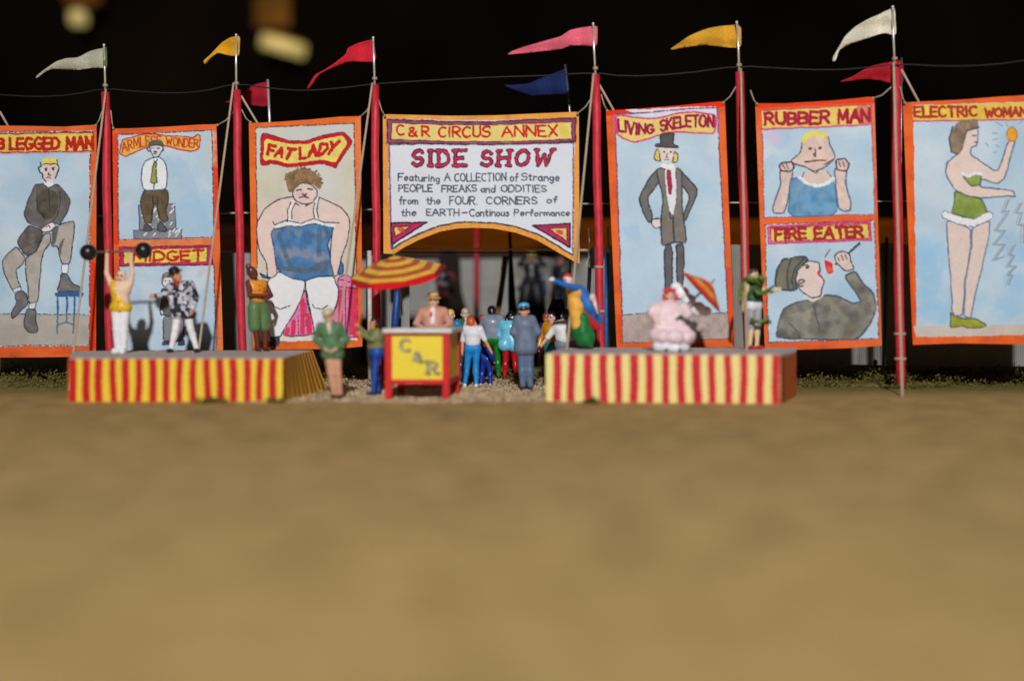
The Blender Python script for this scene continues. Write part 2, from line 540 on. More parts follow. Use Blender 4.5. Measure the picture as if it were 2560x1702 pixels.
# --- 1: man with a third leg
def d1(c):
    c.xf(0, 300, .3825)
    border(c, [(-90, 20), (660, 20), (660, 1570), (-90, 1570)], None, [OR])
    c.fill([(-90, 1470), (660, 1470), (660, 1570), (-90, 1570)], (238, 94, 44), .2, 30, smooth=False, grain=.16)
    edge_strip(c, [(607, 950), (604, 1480)], (214, 44, 18), 46)
    edge_strip(c, [(615, 90), (612, 600)], (222, 98, 44), 30, .6)
    c.fill([(-30, 80), (612, 70), (592, 230), (585, 1475), (-30, 1480)], SKY, .05, 60, 1, False, .03)
    airy(c, [(-30, 215), (590, 215), (585, 1262), (-30, 1262)], 26, 1)
    outl(c, [(-30, 80), (605, 75), (588, 230), (584, 1470), (-30, 1476)], INK, 4, .35, False)
    c.fill([(-40, 1266), (585, 1270), (582, 1468), (-40, 1474)], (168, 160, 152), .07, 30, 1, False)
    c.line([(-40, 1266), (585, 1271)], INK, 4, gaps=.4)
    P = [(-40, 92), (606, 82), (610, 204), (-40, 214)]
    c.fill(P, (214, 186, 82), .10, 12, 2, False, .10)
    outl(c, P, (150, 22, 52), 9, 0, False)
    c.line([(-40, 224), (600, 214)], (196, 96, 150), 9, alpha=.5)
    for t, a, b in (('3', [(-28, 122), (22, 120)], [(-28, 190), (22, 188)]), ('LEGGED', [(64, 122), (384, 120)], [(64, 192), (384, 190)]), ('MAN', [(436, 117), (604, 110)], [(436, 194), (602, 186)])):
        c.text(t, a, b, (150, 24, 32), 21)
        c.text(t, a, b, (190, 34, 30), 10)
    J = [(228, 425), (285, 416), (318, 442), (370, 418), (400, 445), (460, 525), (440, 600), (388, 690), (345, 668), (270, 712), (185, 672), (155, 612), (175, 540)]
    shape(c, [(180, 685), (260, 715), (280, 742), (240, 850), (205, 900), (160, 880), (108, 800)], (98, 92, 86), mott=.3)
    leg = (168, 159, 151)
    shape(c, [(108, 825), (165, 900), (150, 940), (105, 975), (112, 1030), (140, 1105), (92, 1130), (30, 1010), (10, 930), (45, 880)], leg)
    shape(c, [(168, 905), (245, 850), (285, 745), (332, 738), (330, 800), (285, 860), (265, 960), (250, 1190), (190, 1202), (180, 1080), (165, 980)], leg)
    shape(c, [(330, 825), (378, 690), (480, 658), (487, 692), (462, 938), (400, 942), (378, 826)], leg)
    c.fill([(338, 700), (386, 690), (362, 812), (340, 816)], (98, 95, 95), .2)
    c.fill([(380, 826), (425, 760), (402, 850), (396, 930)], (110, 106, 106), .15)
    for P in ([(402, 942), (450, 940), (446, 1002), (406, 1004)], [(192, 1202), (238, 1190), (232, 1232), (190, 1234)], [(84, 1112), (125, 1086), (140, 1110), (92, 1132)]):
        shape(c, P, (214, 216, 222), INKB, 3.5)
    for P in ([(405, 1002), (440, 1005), (470, 1068), (535, 1100), (530, 1122), (378, 1122), (376, 1098)], [(95, 1142), (140, 1116), (175, 1140), (186, 1200), (140, 1242), (100, 1282), (80, 1298), (70, 1268), (110, 1190)], [(180, 1232), (236, 1236), (230, 1310), (250, 1370), (238, 1392), (190, 1390), (158, 1350), (160, 1290)]):
        shape(c, P, (112, 108, 108), mott=.2)
    shape(c, J, (103, 99, 98), mott=.18, ms=18)
    blots(c, J, [(84, 80, 74), (120, 118, 116), (92, 86, 76)], 22, 3)
    c.fill([(235, 500), (300, 445), (370, 470), (385, 560), (350, 645), (290, 652), (240, 600)], (80, 75, 66), .3, 18)
    strokes(c, [[(245, 470), (235, 520), (258, 600), (290, 645)], [(388, 470), (395, 530), (375, 620), (345, 665)], [(318, 445), (322, 560)]], INK, 3.5, .2)
    shape(c, [(262, 715), (300, 686), (345, 666), (363, 695), (330, 725), (280, 736)], (214, 206, 204))
    strokes(c, [[(300, 700), (320, 690), (325, 705)]], INK, 3.5)
    c.fill([(290, 400), (345, 400), (350, 425), (320, 440), (288, 420)], (218, 220, 226), .03)
    shape(c, [(264, 290), (378, 290), (378, 320), (362, 370), (345, 402), (298, 404), (276, 372), (266, 330)], (209, 189, 184), None)
    strokes(c, [[(262, 275), (268, 300), (250, 310), (262, 345), (276, 348), (280, 378), (300, 404)], [(372, 262), (378, 292), (390, 312), (372, 350), (362, 380)]], INK, 5)
    c.fill([(272, 262), (300, 246), (365, 250), (375, 290), (348, 284), (330, 292), (300, 286), (276, 292)], (226, 196, 88), .15)
    strokes(c, [[(276, 292), (300, 286), (330, 292), (348, 284), (375, 290)], [(290, 318), (310, 312)], [(338, 314), (358, 310)]], (70, 52, 40), 4)
    for q in ((302, 325), (348, 322)): c.fill(arc(q[0], q[1], 10, 8, 0, 330, 8), (60, 42, 44), 0)
    strokes(c, [[(322, 345), (317, 360), (332, 362)], [(304, 380), (320, 374), (336, 382)]], (70, 40, 44), 4)
    blue = (52, 92, 142)
    c.fill([(360, 1122), (546, 1126), (545, 1158), (362, 1156)], blue, .15, part=1)
    strokes(c, [[(378, 1156), (376, 1270)], [(437, 1158), (437, 1270)], [(487, 1158), (487, 1270)]], blue, 13)
    strokes(c, [[(376, 1270), (372, 1390)], [(437, 1270), (437, 1310)], [(487, 1270), (478, 1390)], [(374, 1342), (430, 1318), (480, 1334)]], (92, 108, 128), 11)
banner('banner of a seated man with one extra leg beside a blue stool', [(-68, 314), (60, 315), (160, 317), (241.5, 312)], [(-68, 894), (100, 893), (180, 892), (240, 889)], d1, OR, 1,
       [((240, 314), (258, 270)), ((-60, 314), (-75, 270))], [(0, 'border'), (1, 'picture'), (2, 'title_panel')])

# --- 2: seated man above, small man in a tail coat below
def d2(c):
    c.xf(270, 300, .3827)
    border(c, [(0, 0), (800, 0), (800, 1560), (0, 1560)], None, [OR])
    edge_strip(c, [(48, 110), (55, 800)], RO, 36)
    edge_strip(c, [(700, 330), (715, 700)], RO, 40)
    edge_strip(c, [(735, 1100), (742, 1500)], LO, 40)
    c.fill([(64, 98), (678, 68), (692, 768), (70, 782)], SKY, .05, 60, 1, False, .03)
    c.wash([(665, 110), (668, 190), (672, 260)], (186, 186, 182), 40, .7)
    airy(c, [(64, 98), (678, 68), (692, 768), (70, 782)], 18, 2)
    outl(c, [(64, 98), (678, 68), (692, 768), (70, 782)], INK, 4, .3, False)
    c.fill([(70, 784), (692, 770), (694, 816), (72, 832)], LO, .14, 25, 0, False, .12)
    c.fill([(74, 955), (690, 948), (708, 1504), (80, 1510)], SKY, .06, 50, 3, False, .03)
    airy(c, [(74, 955), (690, 948), (708, 1504), (80, 1510)], 18, 5)
    c.wash([(620, 985), (600, 1010)], (190, 184, 176), 26, .6)
    outl(c, [(74, 955), (690, 948), (708, 1504), (80, 1510)], INK, 4, .3, False)
    S = [(78, 190), (95, 130), (140, 118), (230, 95), (300, 92), (390, 105), (480, 105), (560, 118), (588, 94), (602, 100), (596, 190), (540, 206), (470, 195), (380, 170), (250, 180), (170, 215), (110, 242), (72, 215)]
    c.fill(S, (216, 168, 76), .16, 12, 2, True, .12)
    outl(c, S, (172, 48, 74), 9, 0)
    for t, a, b in (('ARMLESS', [(88, 155), (170, 122), (250, 108), (345, 104)], [(92, 212), (170, 190), (250, 168), (345, 158)]), ('WONDER', [(380, 112), (480, 122), (590, 128)], [(380, 160), (480, 178), (586, 178)])):
        c.text(t, a, b, (186, 62, 34), 9)
    G = (128, 128, 132)
    for P in ([(200, 556), (435, 550), (442, 715), (205, 722)], [(168, 720), (482, 712), (486, 775), (172, 779)]):
        c.fill(P, G, .12, 10, smooth=False)
        outl(c, P, INKB, 4.5, .2, False)
    rng = random.Random(4)
    for i in range(46):
        x, y = rng.uniform(175, 475), rng.uniform(560, 770)
        if y < 718 and not 208 < x < 432: continue
        c.line([(x, y), (x + 12, y - 16)], (205, 208, 212), 5)
    shape(c, [(235, 456), (385, 452), (398, 520), (380, 590), (392, 655), (370, 667), (335, 642), (318, 560), (300, 545), (285, 600), (285, 672), (240, 672), (225, 600), (208, 530)], (98, 84, 64), (60, 52, 44), 5, .2)
    strokes(c, [[(290, 500), (298, 560), (288, 640)], [(325, 500), (320, 560), (340, 640)]], (58, 50, 42), 5)
    for P in ([(235, 690), (262, 678), (292, 712), (280, 728), (232, 726)], [(325, 690), (345, 660), (386, 716), (370, 732), (322, 724)]): shape(c, P, (84, 86, 92))
    shape(c, [(245, 265), (280, 250), (335, 240), (380, 285), (388, 370), (380, 452), (235, 460), (216, 400), (222, 320)], (216, 218, 226), INKB, 4.5, .03, gaps=.05)
    shape(c, [(296, 280), (318, 278), (312, 300), (322, 408), (300, 415), (276, 408)], (146, 146, 72), (70, 78, 70), 4.5)
    strokes(c, [[(298, 262), (308, 276), (325, 258)], [(302, 420), (300, 445)]], INK, 4)
    shape(c, [(268, 175), (300, 163), (345, 165), (364, 180), (352, 206), (330, 238), (300, 242), (280, 212)], (208, 206, 208))
    strokes(c, [[(268, 178), (252, 190), (262, 206), (278, 208)], [(360, 180), (368, 195), (350, 208)], [(282, 186), (300, 184)], [(322, 184), (340, 182)], [(296, 222), (320, 220)]], INK, 4)
    c.fill([(298, 204), (322, 202), (324, 212), (298, 214)], (70, 62, 62), 0)
    c.fill([(258, 178), (265, 145), (300, 130), (350, 135), (370, 165), (366, 182), (340, 165), (300, 165), (275, 178)], (92, 88, 84), .25)
    P = [(74, 832), (678, 820), (682, 945), (80, 955)]
    c.fill(P, (168, 48, 84), .25, 10, 4, False, .15)
    outl(c, P, (120, 30, 62), 5, .2, False)
    c.fill([(104, 852), (642, 838), (646, 924), (108, 936)], (224, 196, 84), .12, 12, 4, False, .1)
    c.text('MIDGET', [(165, 868), (620, 850)], [(165, 922), (622, 916)], (160, 28, 34), 17)
    c.text('MIDGET', [(165, 868), (620, 850)], [(165, 922), (622, 916)], (196, 38, 34), 9)
    shape(c, [(362, 1275), (495, 1272), (497, 1440), (358, 1446)], (132, 130, 132), mott=.12)
    strokes(c, [[(430, 1290), (428, 1440)]], INK, 4)
    for P in ([(352, 1470), (362, 1444), (405, 1446), (410, 1466)], [(455, 1470), (462, 1440), (495, 1440), (500, 1468)]): shape(c, P, (74, 76, 84))
    shape(c, [(350, 1105), (395, 1092), (450, 1095), (500, 1120), (505, 1220), (490, 1275), (400, 1285), (362, 1268), (335, 1238), (352, 1180)], (100, 98, 102), mott=.2)
    c.fill([(384, 1152), (432, 1142), (425, 1200), (402, 1214)], (220, 222, 228), .03)
    shape(c, [(336, 1235), (360, 1240), (366, 1268), (345, 1272)], (214, 208, 206))
    shape(c, [(352, 1045), (372, 1022), (415, 1022), (430, 1050), (412, 1088), (370, 1090), (354, 1070)], (210, 208, 210))
    c.fill([(348, 1050), (355, 1005), (390, 990), (430, 1010), (440, 1050), (415, 1030), (370, 1030), (358, 1070)], (110, 108, 106), .4, 6)
    for q in ((380, 1052), (404, 1050)): c.fill(arc(q[0], q[1], 5, 5, 0, 330, 7), (50, 40, 44), 0)
    strokes(c, [[(384, 1076), (402, 1074)]], (120, 50, 56), 4)
banner('two-panel banner of a seated man in white shirt over a small man in tails', [(281, 322), (330, 321), (420, 317), (500, 312), (541, 311)], [(287, 880), (400, 879), (558, 876)], d2, OR, 2,
       [((283, 321), (277, 276)), ((544, 313), (586, 277))], [(0, 'border'), (1, 'upper_picture'), (2, 'upper_title_panel'), (3, 'lower_picture'), (4, 'lower_title_panel')])

# --- 3: large woman
def d3(c):
    c.xf(600, 280, .3828)
    border(c, [(30, 10), (830, 10), (830, 1570), (30, 1570)], None, [(230, 102, 42)])
    edge_strip(c, [(90, 1000), (98, 1500)], LO, 40, .7)
    edge_strip(c, [(770, 60), (785, 700)], LO, 40, .7)
    IN = [(103, 106), (745, 74), (766, 1482), (118, 1500)]
    c.fill(IN, (196, 190, 172), .05, 50, 1, False, .03)
    airy(c, IN, 24, 6, (190, 184, 160), (198, 200, 198))
    c.wash([(180, 150), (320, 130), (460, 120), (600, 110), (700, 110)], (186, 190, 190), 70, .7, IN)
    outl(c, IN, INK, 4, .25, False)
    c.fill([(200, 1462), (765, 1478), (765, 1490), (205, 1498)], (214, 206, 198), .05, smooth=False)
    S = [(135, 170), (155, 142), (180, 142), (250, 168), (340, 192), (430, 190), (560, 150), (680, 130), (738, 195), (690, 262), (640, 340), (622, 370), (540, 336), (430, 352), (300, 362), (200, 332), (182, 345), (150, 355), (132, 340)]
    c.fill(S, (186, 30, 46), .16, 10, 2, True, .12)
    outl(c, S, (80, 40, 52), 4, .3)
    c.fill([(160, 172), (250, 194), (340, 214), (430, 212), (560, 176), (672, 156), (704, 200), (660, 265), (622, 336), (545, 308), (430, 325), (300, 336), (205, 308), (164, 320), (152, 300)], (227, 198, 102), .10, 12, 2)
    for t, a, b in (('FAT', [(190, 212), (270, 235), (362, 246)], [(180, 280), (260, 296), (330, 306)]), ('L', [(392, 240), (420, 240)], [(392, 302), (428, 300)]), ('ADY', [(446, 224), (550, 210), (655, 190)], [(450, 292), (540, 280), (605, 272)])):
        c.text(t, a, b, (160, 26, 38), 22)
        c.text(t, a, b, (196, 36, 44), 10)
    sk = (214, 191, 182)
    pink, dpink = (221, 122, 165), (203, 58, 92)
    ch = [(640, 1085), (690, 1062), (765, 1100), (768, 1470), (705, 1475), (690, 1440), (590, 1350), (640, 1250)]
    shape(c, ch, pink, mott=.1)
    for q in ([(652, 1170), (660, 1400)], [(722, 1160), (728, 1440)], [(752, 1160), (752, 1460)]): c.line(q, dpink, 30, rough=.4)
    strokes(c, [[(650, 1140), (760, 1150)], [(690, 1150), (692, 1440)], [(640, 1090), (720, 1110)]], (90, 30, 60), 4, .2)
    shape(c, [(425, 1155), (440, 1250), (480, 1380), (486, 1450), (420, 1462), (340, 1466), (280, 1450), (285, 1420), (350, 1320)], pink)
    for q in ([(410, 1230), (408, 1440)], [(350, 1370), (345, 1450)], [(448, 1330), (455, 1440)], [(310, 1420), (305, 1450)]): c.line(q, dpink, 30, rough=.4)
    strokes(c, [[(378, 1330), (382, 1455)], [(430, 1250), (432, 1400)]], (110, 40, 70), 3, .3)
    for P in ([(648, 950), (678, 1010), (674, 1060), (640, 1066)], [(130, 1050), (165, 1070), (192, 1090), (150, 1082)]): shape(c, P, (66, 108, 152))
    wh = (218, 221, 228)
    shape(c, [(250, 1040), (330, 1080), (424, 1098), (427, 1140), (380, 1270), (280, 1430), (262, 1466), (190, 1466), (185, 1300), (165, 1150), (190, 1095)], wh, mott=.02, grain=.02)
    shape(c, [(427, 1100), (520, 1072), (612, 1076), (642, 1160), (636, 1250), (590, 1345), (560, 1470), (488, 1460), (470, 1350), (430, 1160)], wh, mott=.02, grain=.02)
    strokes(c, [[(208, 1240), (225, 1270), (265, 1284), (305, 1270), (330, 1265)], [(475, 1256), (490, 1280), (540, 1284), (575, 1262)]], INK, 5, .3)
    c.fill([(195, 1462), (262, 1466), (258, 1530), (186, 1528)], (62, 66, 76), .15)
    body = [(335, 555), (240, 578), (160, 632), (112, 715), (108, 800), (125, 900), (172, 985), (178, 1080), (210, 1084), (240, 1060), (238, 1000), (215, 830), (222, 745), (320, 700), (480, 700), (612, 745), (590, 900), (582, 990), (612, 1076), (636, 1070), (660, 960), (708, 830), (720, 700), (660, 622), (540, 566), (505, 555)]
    shape(c, body, sk, mott=.04, grain=.03, gaps=.05)
    c.fill([(335, 560), (505, 555), (500, 720), (322, 720)], sk, .04)
    D = [(215, 768), (330, 746), (430, 742), (540, 726), (612, 752), (602, 800), (572, 860), (585, 930), (590, 985), (612, 1070), (520, 1072), (420, 1102), (330, 1082), (260, 1042), (232, 1000), (225, 900), (202, 800)]
    shape(c, D, (74, 116, 160), (40, 72, 112), 6, .22, 20)
    blots(c, D, [(58, 100, 148), (98, 140, 178), (124, 136, 150), (86, 104, 124)], 34, 4)
    c.wash([(300, 930), (360, 920), (430, 930), (500, 940), (540, 950)], (140, 140, 152), 36, .7, D)
    c.fill([(245, 1000), (330, 1005), (430, 1028), (520, 980), (575, 985), (560, 1020), (430, 1058), (335, 1042), (255, 1030)], (88, 98, 104), .2, alpha=.85)
    for q in ([(520, 770), (515, 930)], [(255, 800), (300, 940)], [(300, 940), (335, 1000)], [(560, 760), (575, 790)]): c.line(q, (70, 90, 108), 30, rough=.6, alpha=.55)
    for q in ([(222, 745), (300, 728), (400, 735), (480, 712), (560, 735), (612, 742)], [(346, 585), (328, 640), (326, 725)], [(506, 560), (492, 640), (502, 705)]): c.line(q, (222, 226, 232), 20)
    strokes(c, [[(216, 715), (224, 738), (300, 712), (330, 715), (400, 728), (480, 700), (560, 722), (648, 724)], [(334, 590), (315, 640), (312, 720)], [(360, 600), (340, 650), (340, 700)], [(492, 590), (480, 640), (482, 690)], [(516, 560), (502, 640), (510, 695)]], INK, 4)
    F = [(340, 530), (365, 488), (400, 465), (460, 470), (502, 506), (500, 560), (470, 596), (410, 602), (362, 582)]
    shape(c, F, (211, 189, 182))
    strokes(c, [[(372, 512), (400, 508)], [(444, 506), (472, 508)], [(410, 536), (424, 548), (436, 534)], [(365, 600), (385, 612)], [(430, 612), (450, 600)]], (70, 62, 66), 6)
    c.line([(388, 558), (416, 552), (444, 560)], (110, 34, 44), 10)
    c.fill([(295, 430), (320, 395), (370, 376), (420, 365), (480, 385), (530, 435), (536, 480), (520, 508), (485, 480), (455, 466), (400, 463), (366, 488), (350, 528), (315, 525), (305, 480)], (134, 108, 78), .3, 9)
    rng = random.Random(9)
    for i in range(26):
        a = rng.uniform(math.pi * .95, math.pi * 2.05)
        x, y = 415 + 122 * math.cos(a), 455 + 86 * math.sin(a)
        c.line([(x, y), (x + rng.uniform(-9, 9), y + rng.uniform(-9, 9))], (104, 84, 62), 9)
banner('banner of a very large woman in a blue dress on a pink chair', [(622, 308), (680, 306), (780, 299), (850, 292), (902, 291)], [(632, 872), (700, 874), (840, 872), (906, 866)], d3, OR, 3,
       [((626, 306), (604, 274)), ((900, 293), (933, 250))], [(0, 'border'), (1, 'picture'), (2, 'title_panel')])

# --- 4: the central sign
ARCH = [(70, 1395), (165, 1400), (260, 1340), (400, 1268), (600, 1190), (760, 1162), (900, 1155), (1100, 1163), (1300, 1200), (1500, 1270), (1700, 1385), (1850, 1470), (1900, 1490)]
def d4(c):
    c.xf(940, 260, .2679)
    yel, pur = (224, 148, 66), (140, 68, 96)
    c.fill([(120, 300), (1845, 300), (1845, 1440), (1600, 1340), (1300, 1180), (900, 1110), (600, 1150), (300, 1260), (140, 1380)], (205, 209, 217), .02, 60, 1, False, .02)
    c.fill([(0, 40), (1990, 20), (1885, 132), (1100, 152), (700, 152), (105, 140)], yel, .12, 30, 0, False, .08)
    c.fill([(0, 80), (112, 95), (118, 800), (135, 1395), (120, 1500), (0, 1500)], yel, .12, 30, 0, False, .08)
    c.fill([(1858, 80), (1990, 60), (1990, 1600), (1840, 1600), (1845, 800)], yel, .12, 30, 0, False, .08)
    c.line(ARCH[1:-1], yel, 108, rough=.06, part=0)
    c.line([(150, 1350), (270, 1275), (400, 1212), (600, 1138), (760, 1108), (900, 1100), (1100, 1108), (1300, 1146), (1500, 1215), (1700, 1325), (1838, 1410)], INK, 9, gaps=.1)
    outl(c, [(122, 380), (1843, 368)], INK, 6, .3, False)
    c.line([(122, 380), (140, 1350)], (110, 90, 120), 10, gaps=.1)
    c.line([(1842, 368), (1838, 1400)], (110, 90, 120), 9, gaps=.2)
    P = [(104, 146), (700, 166), (1100, 166), (1866, 130), (1862, 356), (1300, 376), (900, 379), (105, 366)]
    c.fill(P, pur, .25, 12, 2, False, .12)
    outl(c, P, (70, 44, 66), 8, .1, False)
    P = [(145, 178), (700, 196), (1100, 196), (1826, 168), (1829, 330), (1300, 350), (700, 352), (140, 332)]
    c.fill(P, (214, 194, 118), .06, 30, 2, False, .05)
    outl(c, P, (90, 54, 70), 6, .1, False)
    c.wash([(1740, 230), (1770, 280), (1760, 250)], (210, 182, 84), 50, .6)
    c.wash([(300, 300), (900, 300), (1200, 320)], (206, 182, 92), 60, .3)
    rd = (190, 34, 30)
    for t, a, b in (('C', [(192, 200), (262, 202)], [(192, 288), (262, 290)]), ('&', [(308, 218), (380, 218)], [(308, 300), (382, 300)]), ('R', [(428, 214), (495, 214)], [(428, 302), (498, 302)]),
                    ('CIRCUS', [(584, 216), (850, 216), (1066, 210)], [(584, 306), (850, 310), (1062, 306)]), ('ANNEX', [(1178, 212), (1690, 200)], [(1178, 306), (1692, 300)])):
        c.text(t, a, b, (176, 30, 34), 20, jit=.02)
        c.text(t, a, b, rd, 12, jit=.02)
    for t, a, b in (('SIDE', [(352, 436), (600, 438), (822, 436)], [(350, 574), (600, 578), (822, 574)]), ('SHOW', [(990, 444), (1300, 436), (1652, 428)], [(985, 574), (1300, 574), (1620, 572)])):
        c.text(t, a, b, (58, 34, 54), 40, True, .012, .3)
        c.text(t, a, b, (184, 46, 74), 19, True, .012, .3)
    for t, x0, x1, y0, y1, dy in (('Featuring', 208, 590, 648, 714, 12), ('A', 640, 694, 650, 716, 0), ('COLLECTION', 736, 1214, 652, 724, -6), ('of', 1252, 1324, 648, 722, 0), ('Strange', 1356, 1712, 648, 714, 0),
                              ('PEOPLE', 212, 526, 758, 820, 0), ('FREAKS', 616, 934, 762, 824, -4), ('and', 980, 1110, 758, 824, 0), ('ODDITIES', 1170, 1588, 762, 822, 0),
                              ('from', 222, 388, 868, 934, 0), ('the', 474, 600, 868, 934, 0), ('FOUR.', 688, 942, 868, 938, 0), ('CORNERS', 1032, 1500, 870, 936, 0), ('of', 1594, 1690, 864, 926, 0),
                              ('the', 236, 372, 980, 1044, 0), ('EARTH', 472, 774, 982, 1042, 0), ('-', 806, 850, 984, 1042, 0), ('Continous', 874, 1240, 982, 1046, 0), ('Performance', 1292, 1808, 988, 1044, 0)):
        c.text(t, [(x0, y0), (x1, y0 + dy)], [(x0, y1), (x1, y1 + dy)], (70, 80, 94), 13, jit=.02)
    for pid, A, B_ in ((3, [(140, 1110), (300, 1108), (476, 1106), (300, 1215), (146, 1310)], [(170, 1146), (250, 1142), (325, 1140), (250, 1192), (176, 1235)]), (4, [(1465, 1136), (1640, 1126), (1810, 1116), (1812, 1336), (1640, 1240)], [(1612, 1162), (1700, 1154), (1780, 1150), (1786, 1285), (1700, 1225)])):
        c.fill(A, (178, 48, 84), .15, 10, pid, False)
        outl(c, A, (60, 34, 56), 10, 0, False)
        c.fill(B_, (214, 182, 112), .1, 10, pid, False)
        outl(c, B_, (80, 40, 60), 7, 0, False)
        m = np.mean(B_, axis=0)
        c.fill([m + (-40, -16), m + (0, -24), m + (34, -12), m + (28, 20), m + (-10, 24)], (206, 84, 66), .2, 6)
    c.line([(150, 1340), (158, 1300)], INK, 12)
banner('wide white arched sign lettered for the circus annex side show', [(957, 289), (967, 286), (1128, 290), (1235, 289), (1440, 280), (1447, 284)], [(940 + x * .2679, 260 + y * .2679) for x, y in ARCH], d4, (205, 209, 217), 4,
       [((962, 290), (946, 248)), ((1444, 284), (1484, 238))], [(0, 'border'), (1, 'text_panel'), (2, 'title_panel'), (3, 'corner_ornament'), (4, 'corner_ornament')])

# --- 5: very thin man in a top hat
def d5(c):
    c.xf(1500, 250, .4018)
    border(c, [(0, -10), (870, -10), (870, 1570), (0, 1570)], None, [(229, 96, 44)])
    edge_strip(c, [(40, 78), (400, 60), (770, 22)], (216, 38, 14), 42, .9)
    edge_strip(c, [(800, 1060), (815, 1500)], (224, 72, 26), 36)
    edge_strip(c, [(120, 1350), (128, 1500)], (220, 70, 26), 36)
    IN = [(92, 92), (728, 46), (804, 1482), (144, 1508)]
    c.fill(IN, SKY, .05, 60, 1, False, .03)
    airy(c, IN, 26, 8)
    c.fill([(160, 62), (728, 40), (730, 90), (300, 110)], (205, 204, 218), .04, smooth=False)
    outl(c, IN, (112, 60, 96), 5, .2, False)
    S = [(98, 96), (200, 104), (290, 116), (370, 112), (480, 86), (590, 76), (722, 94), (716, 212), (600, 206), (480, 200), (400, 206), (320, 236), (220, 264), (150, 246), (104, 212)]
    c.fill(S, (224, 192, 112), .08, 14, 2)
    outl(c, S, (196, 66, 118), 11, 0)
    c.line([(88, 95), (90, 210)], (196, 90, 150), 12, alpha=.6)
    c.line([(735, 60), (742, 200)], (170, 90, 150), 10, alpha=.6)
    for t, a, b in (('LIVING', [(114, 124), (220, 146), (336, 156)], [(116, 196), (220, 212), (330, 206)]), ('SKELETON', [(376, 128), (540, 100), (706, 96)], [(376, 194), (540, 166), (706, 168)])):
        c.text(t, a, b, (146, 30, 66), 16)
    c.fill([(140, 1338), (300, 1326), (340, 1340), (560, 1332), (796, 1322), (804, 1482), (144, 1508)], (166, 150, 142), .14, 16, smooth=False)
    c.line([(140, 1338), (300, 1326), (340, 1340), (560, 1332), (796, 1322)], INK, 3.5, gaps=.4)
    g = (122, 115, 108)
    for P in ([(400, 900), (450, 900), (446, 1242), (405, 1242)], [(472, 900), (522, 898), (520, 1080), (505, 1242), (482, 1242)]): shape(c, P, (98, 94, 93), (60, 62, 70), 6)
    shape(c, [(355, 432), (378, 500), (292, 612), (332, 732), (308, 768), (268, 700), (243, 608), (300, 500)], (108, 104, 102), (62, 64, 72), 6)
    shape(c, [(488, 430), (608, 550), (600, 602), (532, 752), (512, 742), (562, 602), (500, 512)], (108, 104, 102), (62, 64, 72), 6)
    shape(c, [(352, 432), (405, 420), (430, 620), (446, 706), (470, 600), (472, 428), (490, 425), (512, 455), (510, 640), (540, 890), (462, 885), (384, 910), (380, 760), (392, 600), (368, 520)], g, (66, 68, 76), 6)
    c.fill([(400, 424), (470, 416), (476, 600), (456, 722), (430, 690), (410, 560)], (208, 212, 220), .03)
    shape(c, [(414, 434), (440, 440), (448, 582), (434, 592), (424, 560)], (172, 44, 66), (90, 34, 56), 4)
    strokes(c, [[(455, 722), (462, 885)], [(440, 740), (430, 700)]], (66, 68, 76), 7)
    shape(c, [(325, 745), (380, 735), (382, 792), (345, 800), (322, 775)], (212, 200, 196))
    c.fill([(385, 392), (420, 402), (455, 392), (462, 420), (420, 430), (378, 420)], (218, 222, 228), .03)
    shape(c, [(368, 296), (468, 296), (472, 340), (450, 376), (420, 392), (392, 380), (370, 340)], (211, 196, 192), None)
    for P in ([(350, 312), (368, 310), (378, 384), (350, 378), (334, 362)], [(466, 318), (486, 340), (480, 386), (448, 390)]): shape(c, P, (212, 192, 92), (96, 86, 60), 5)
    for q in ((398, 324), (440, 324)): c.fill(arc(q[0], q[1], 8, 7, 0, 330, 7), (84, 66, 66), 0)
    strokes(c, [[(420, 335), (412, 356), (424, 358)], [(405, 372), (432, 371)]], (110, 76, 76), 4)
    shape(c, [(376, 212), (462, 205), (454, 278), (488, 284), (486, 298), (344, 292), (344, 278), (376, 274)], (84, 80, 80), (56, 56, 60), 5)
banner('banner of a very thin man in top hat and long grey coat', [(1515, 277), (1600, 272), (1700, 264), (1800, 254), (1812, 256)], [(1542, 871), (1700, 868), (1836, 868)], d5, OR, 5,
       [((1518, 277), (1503, 236)), ((1808, 257), (1843, 212))], [(0, 'border'), (1, 'picture'), (2, 'title_panel')])

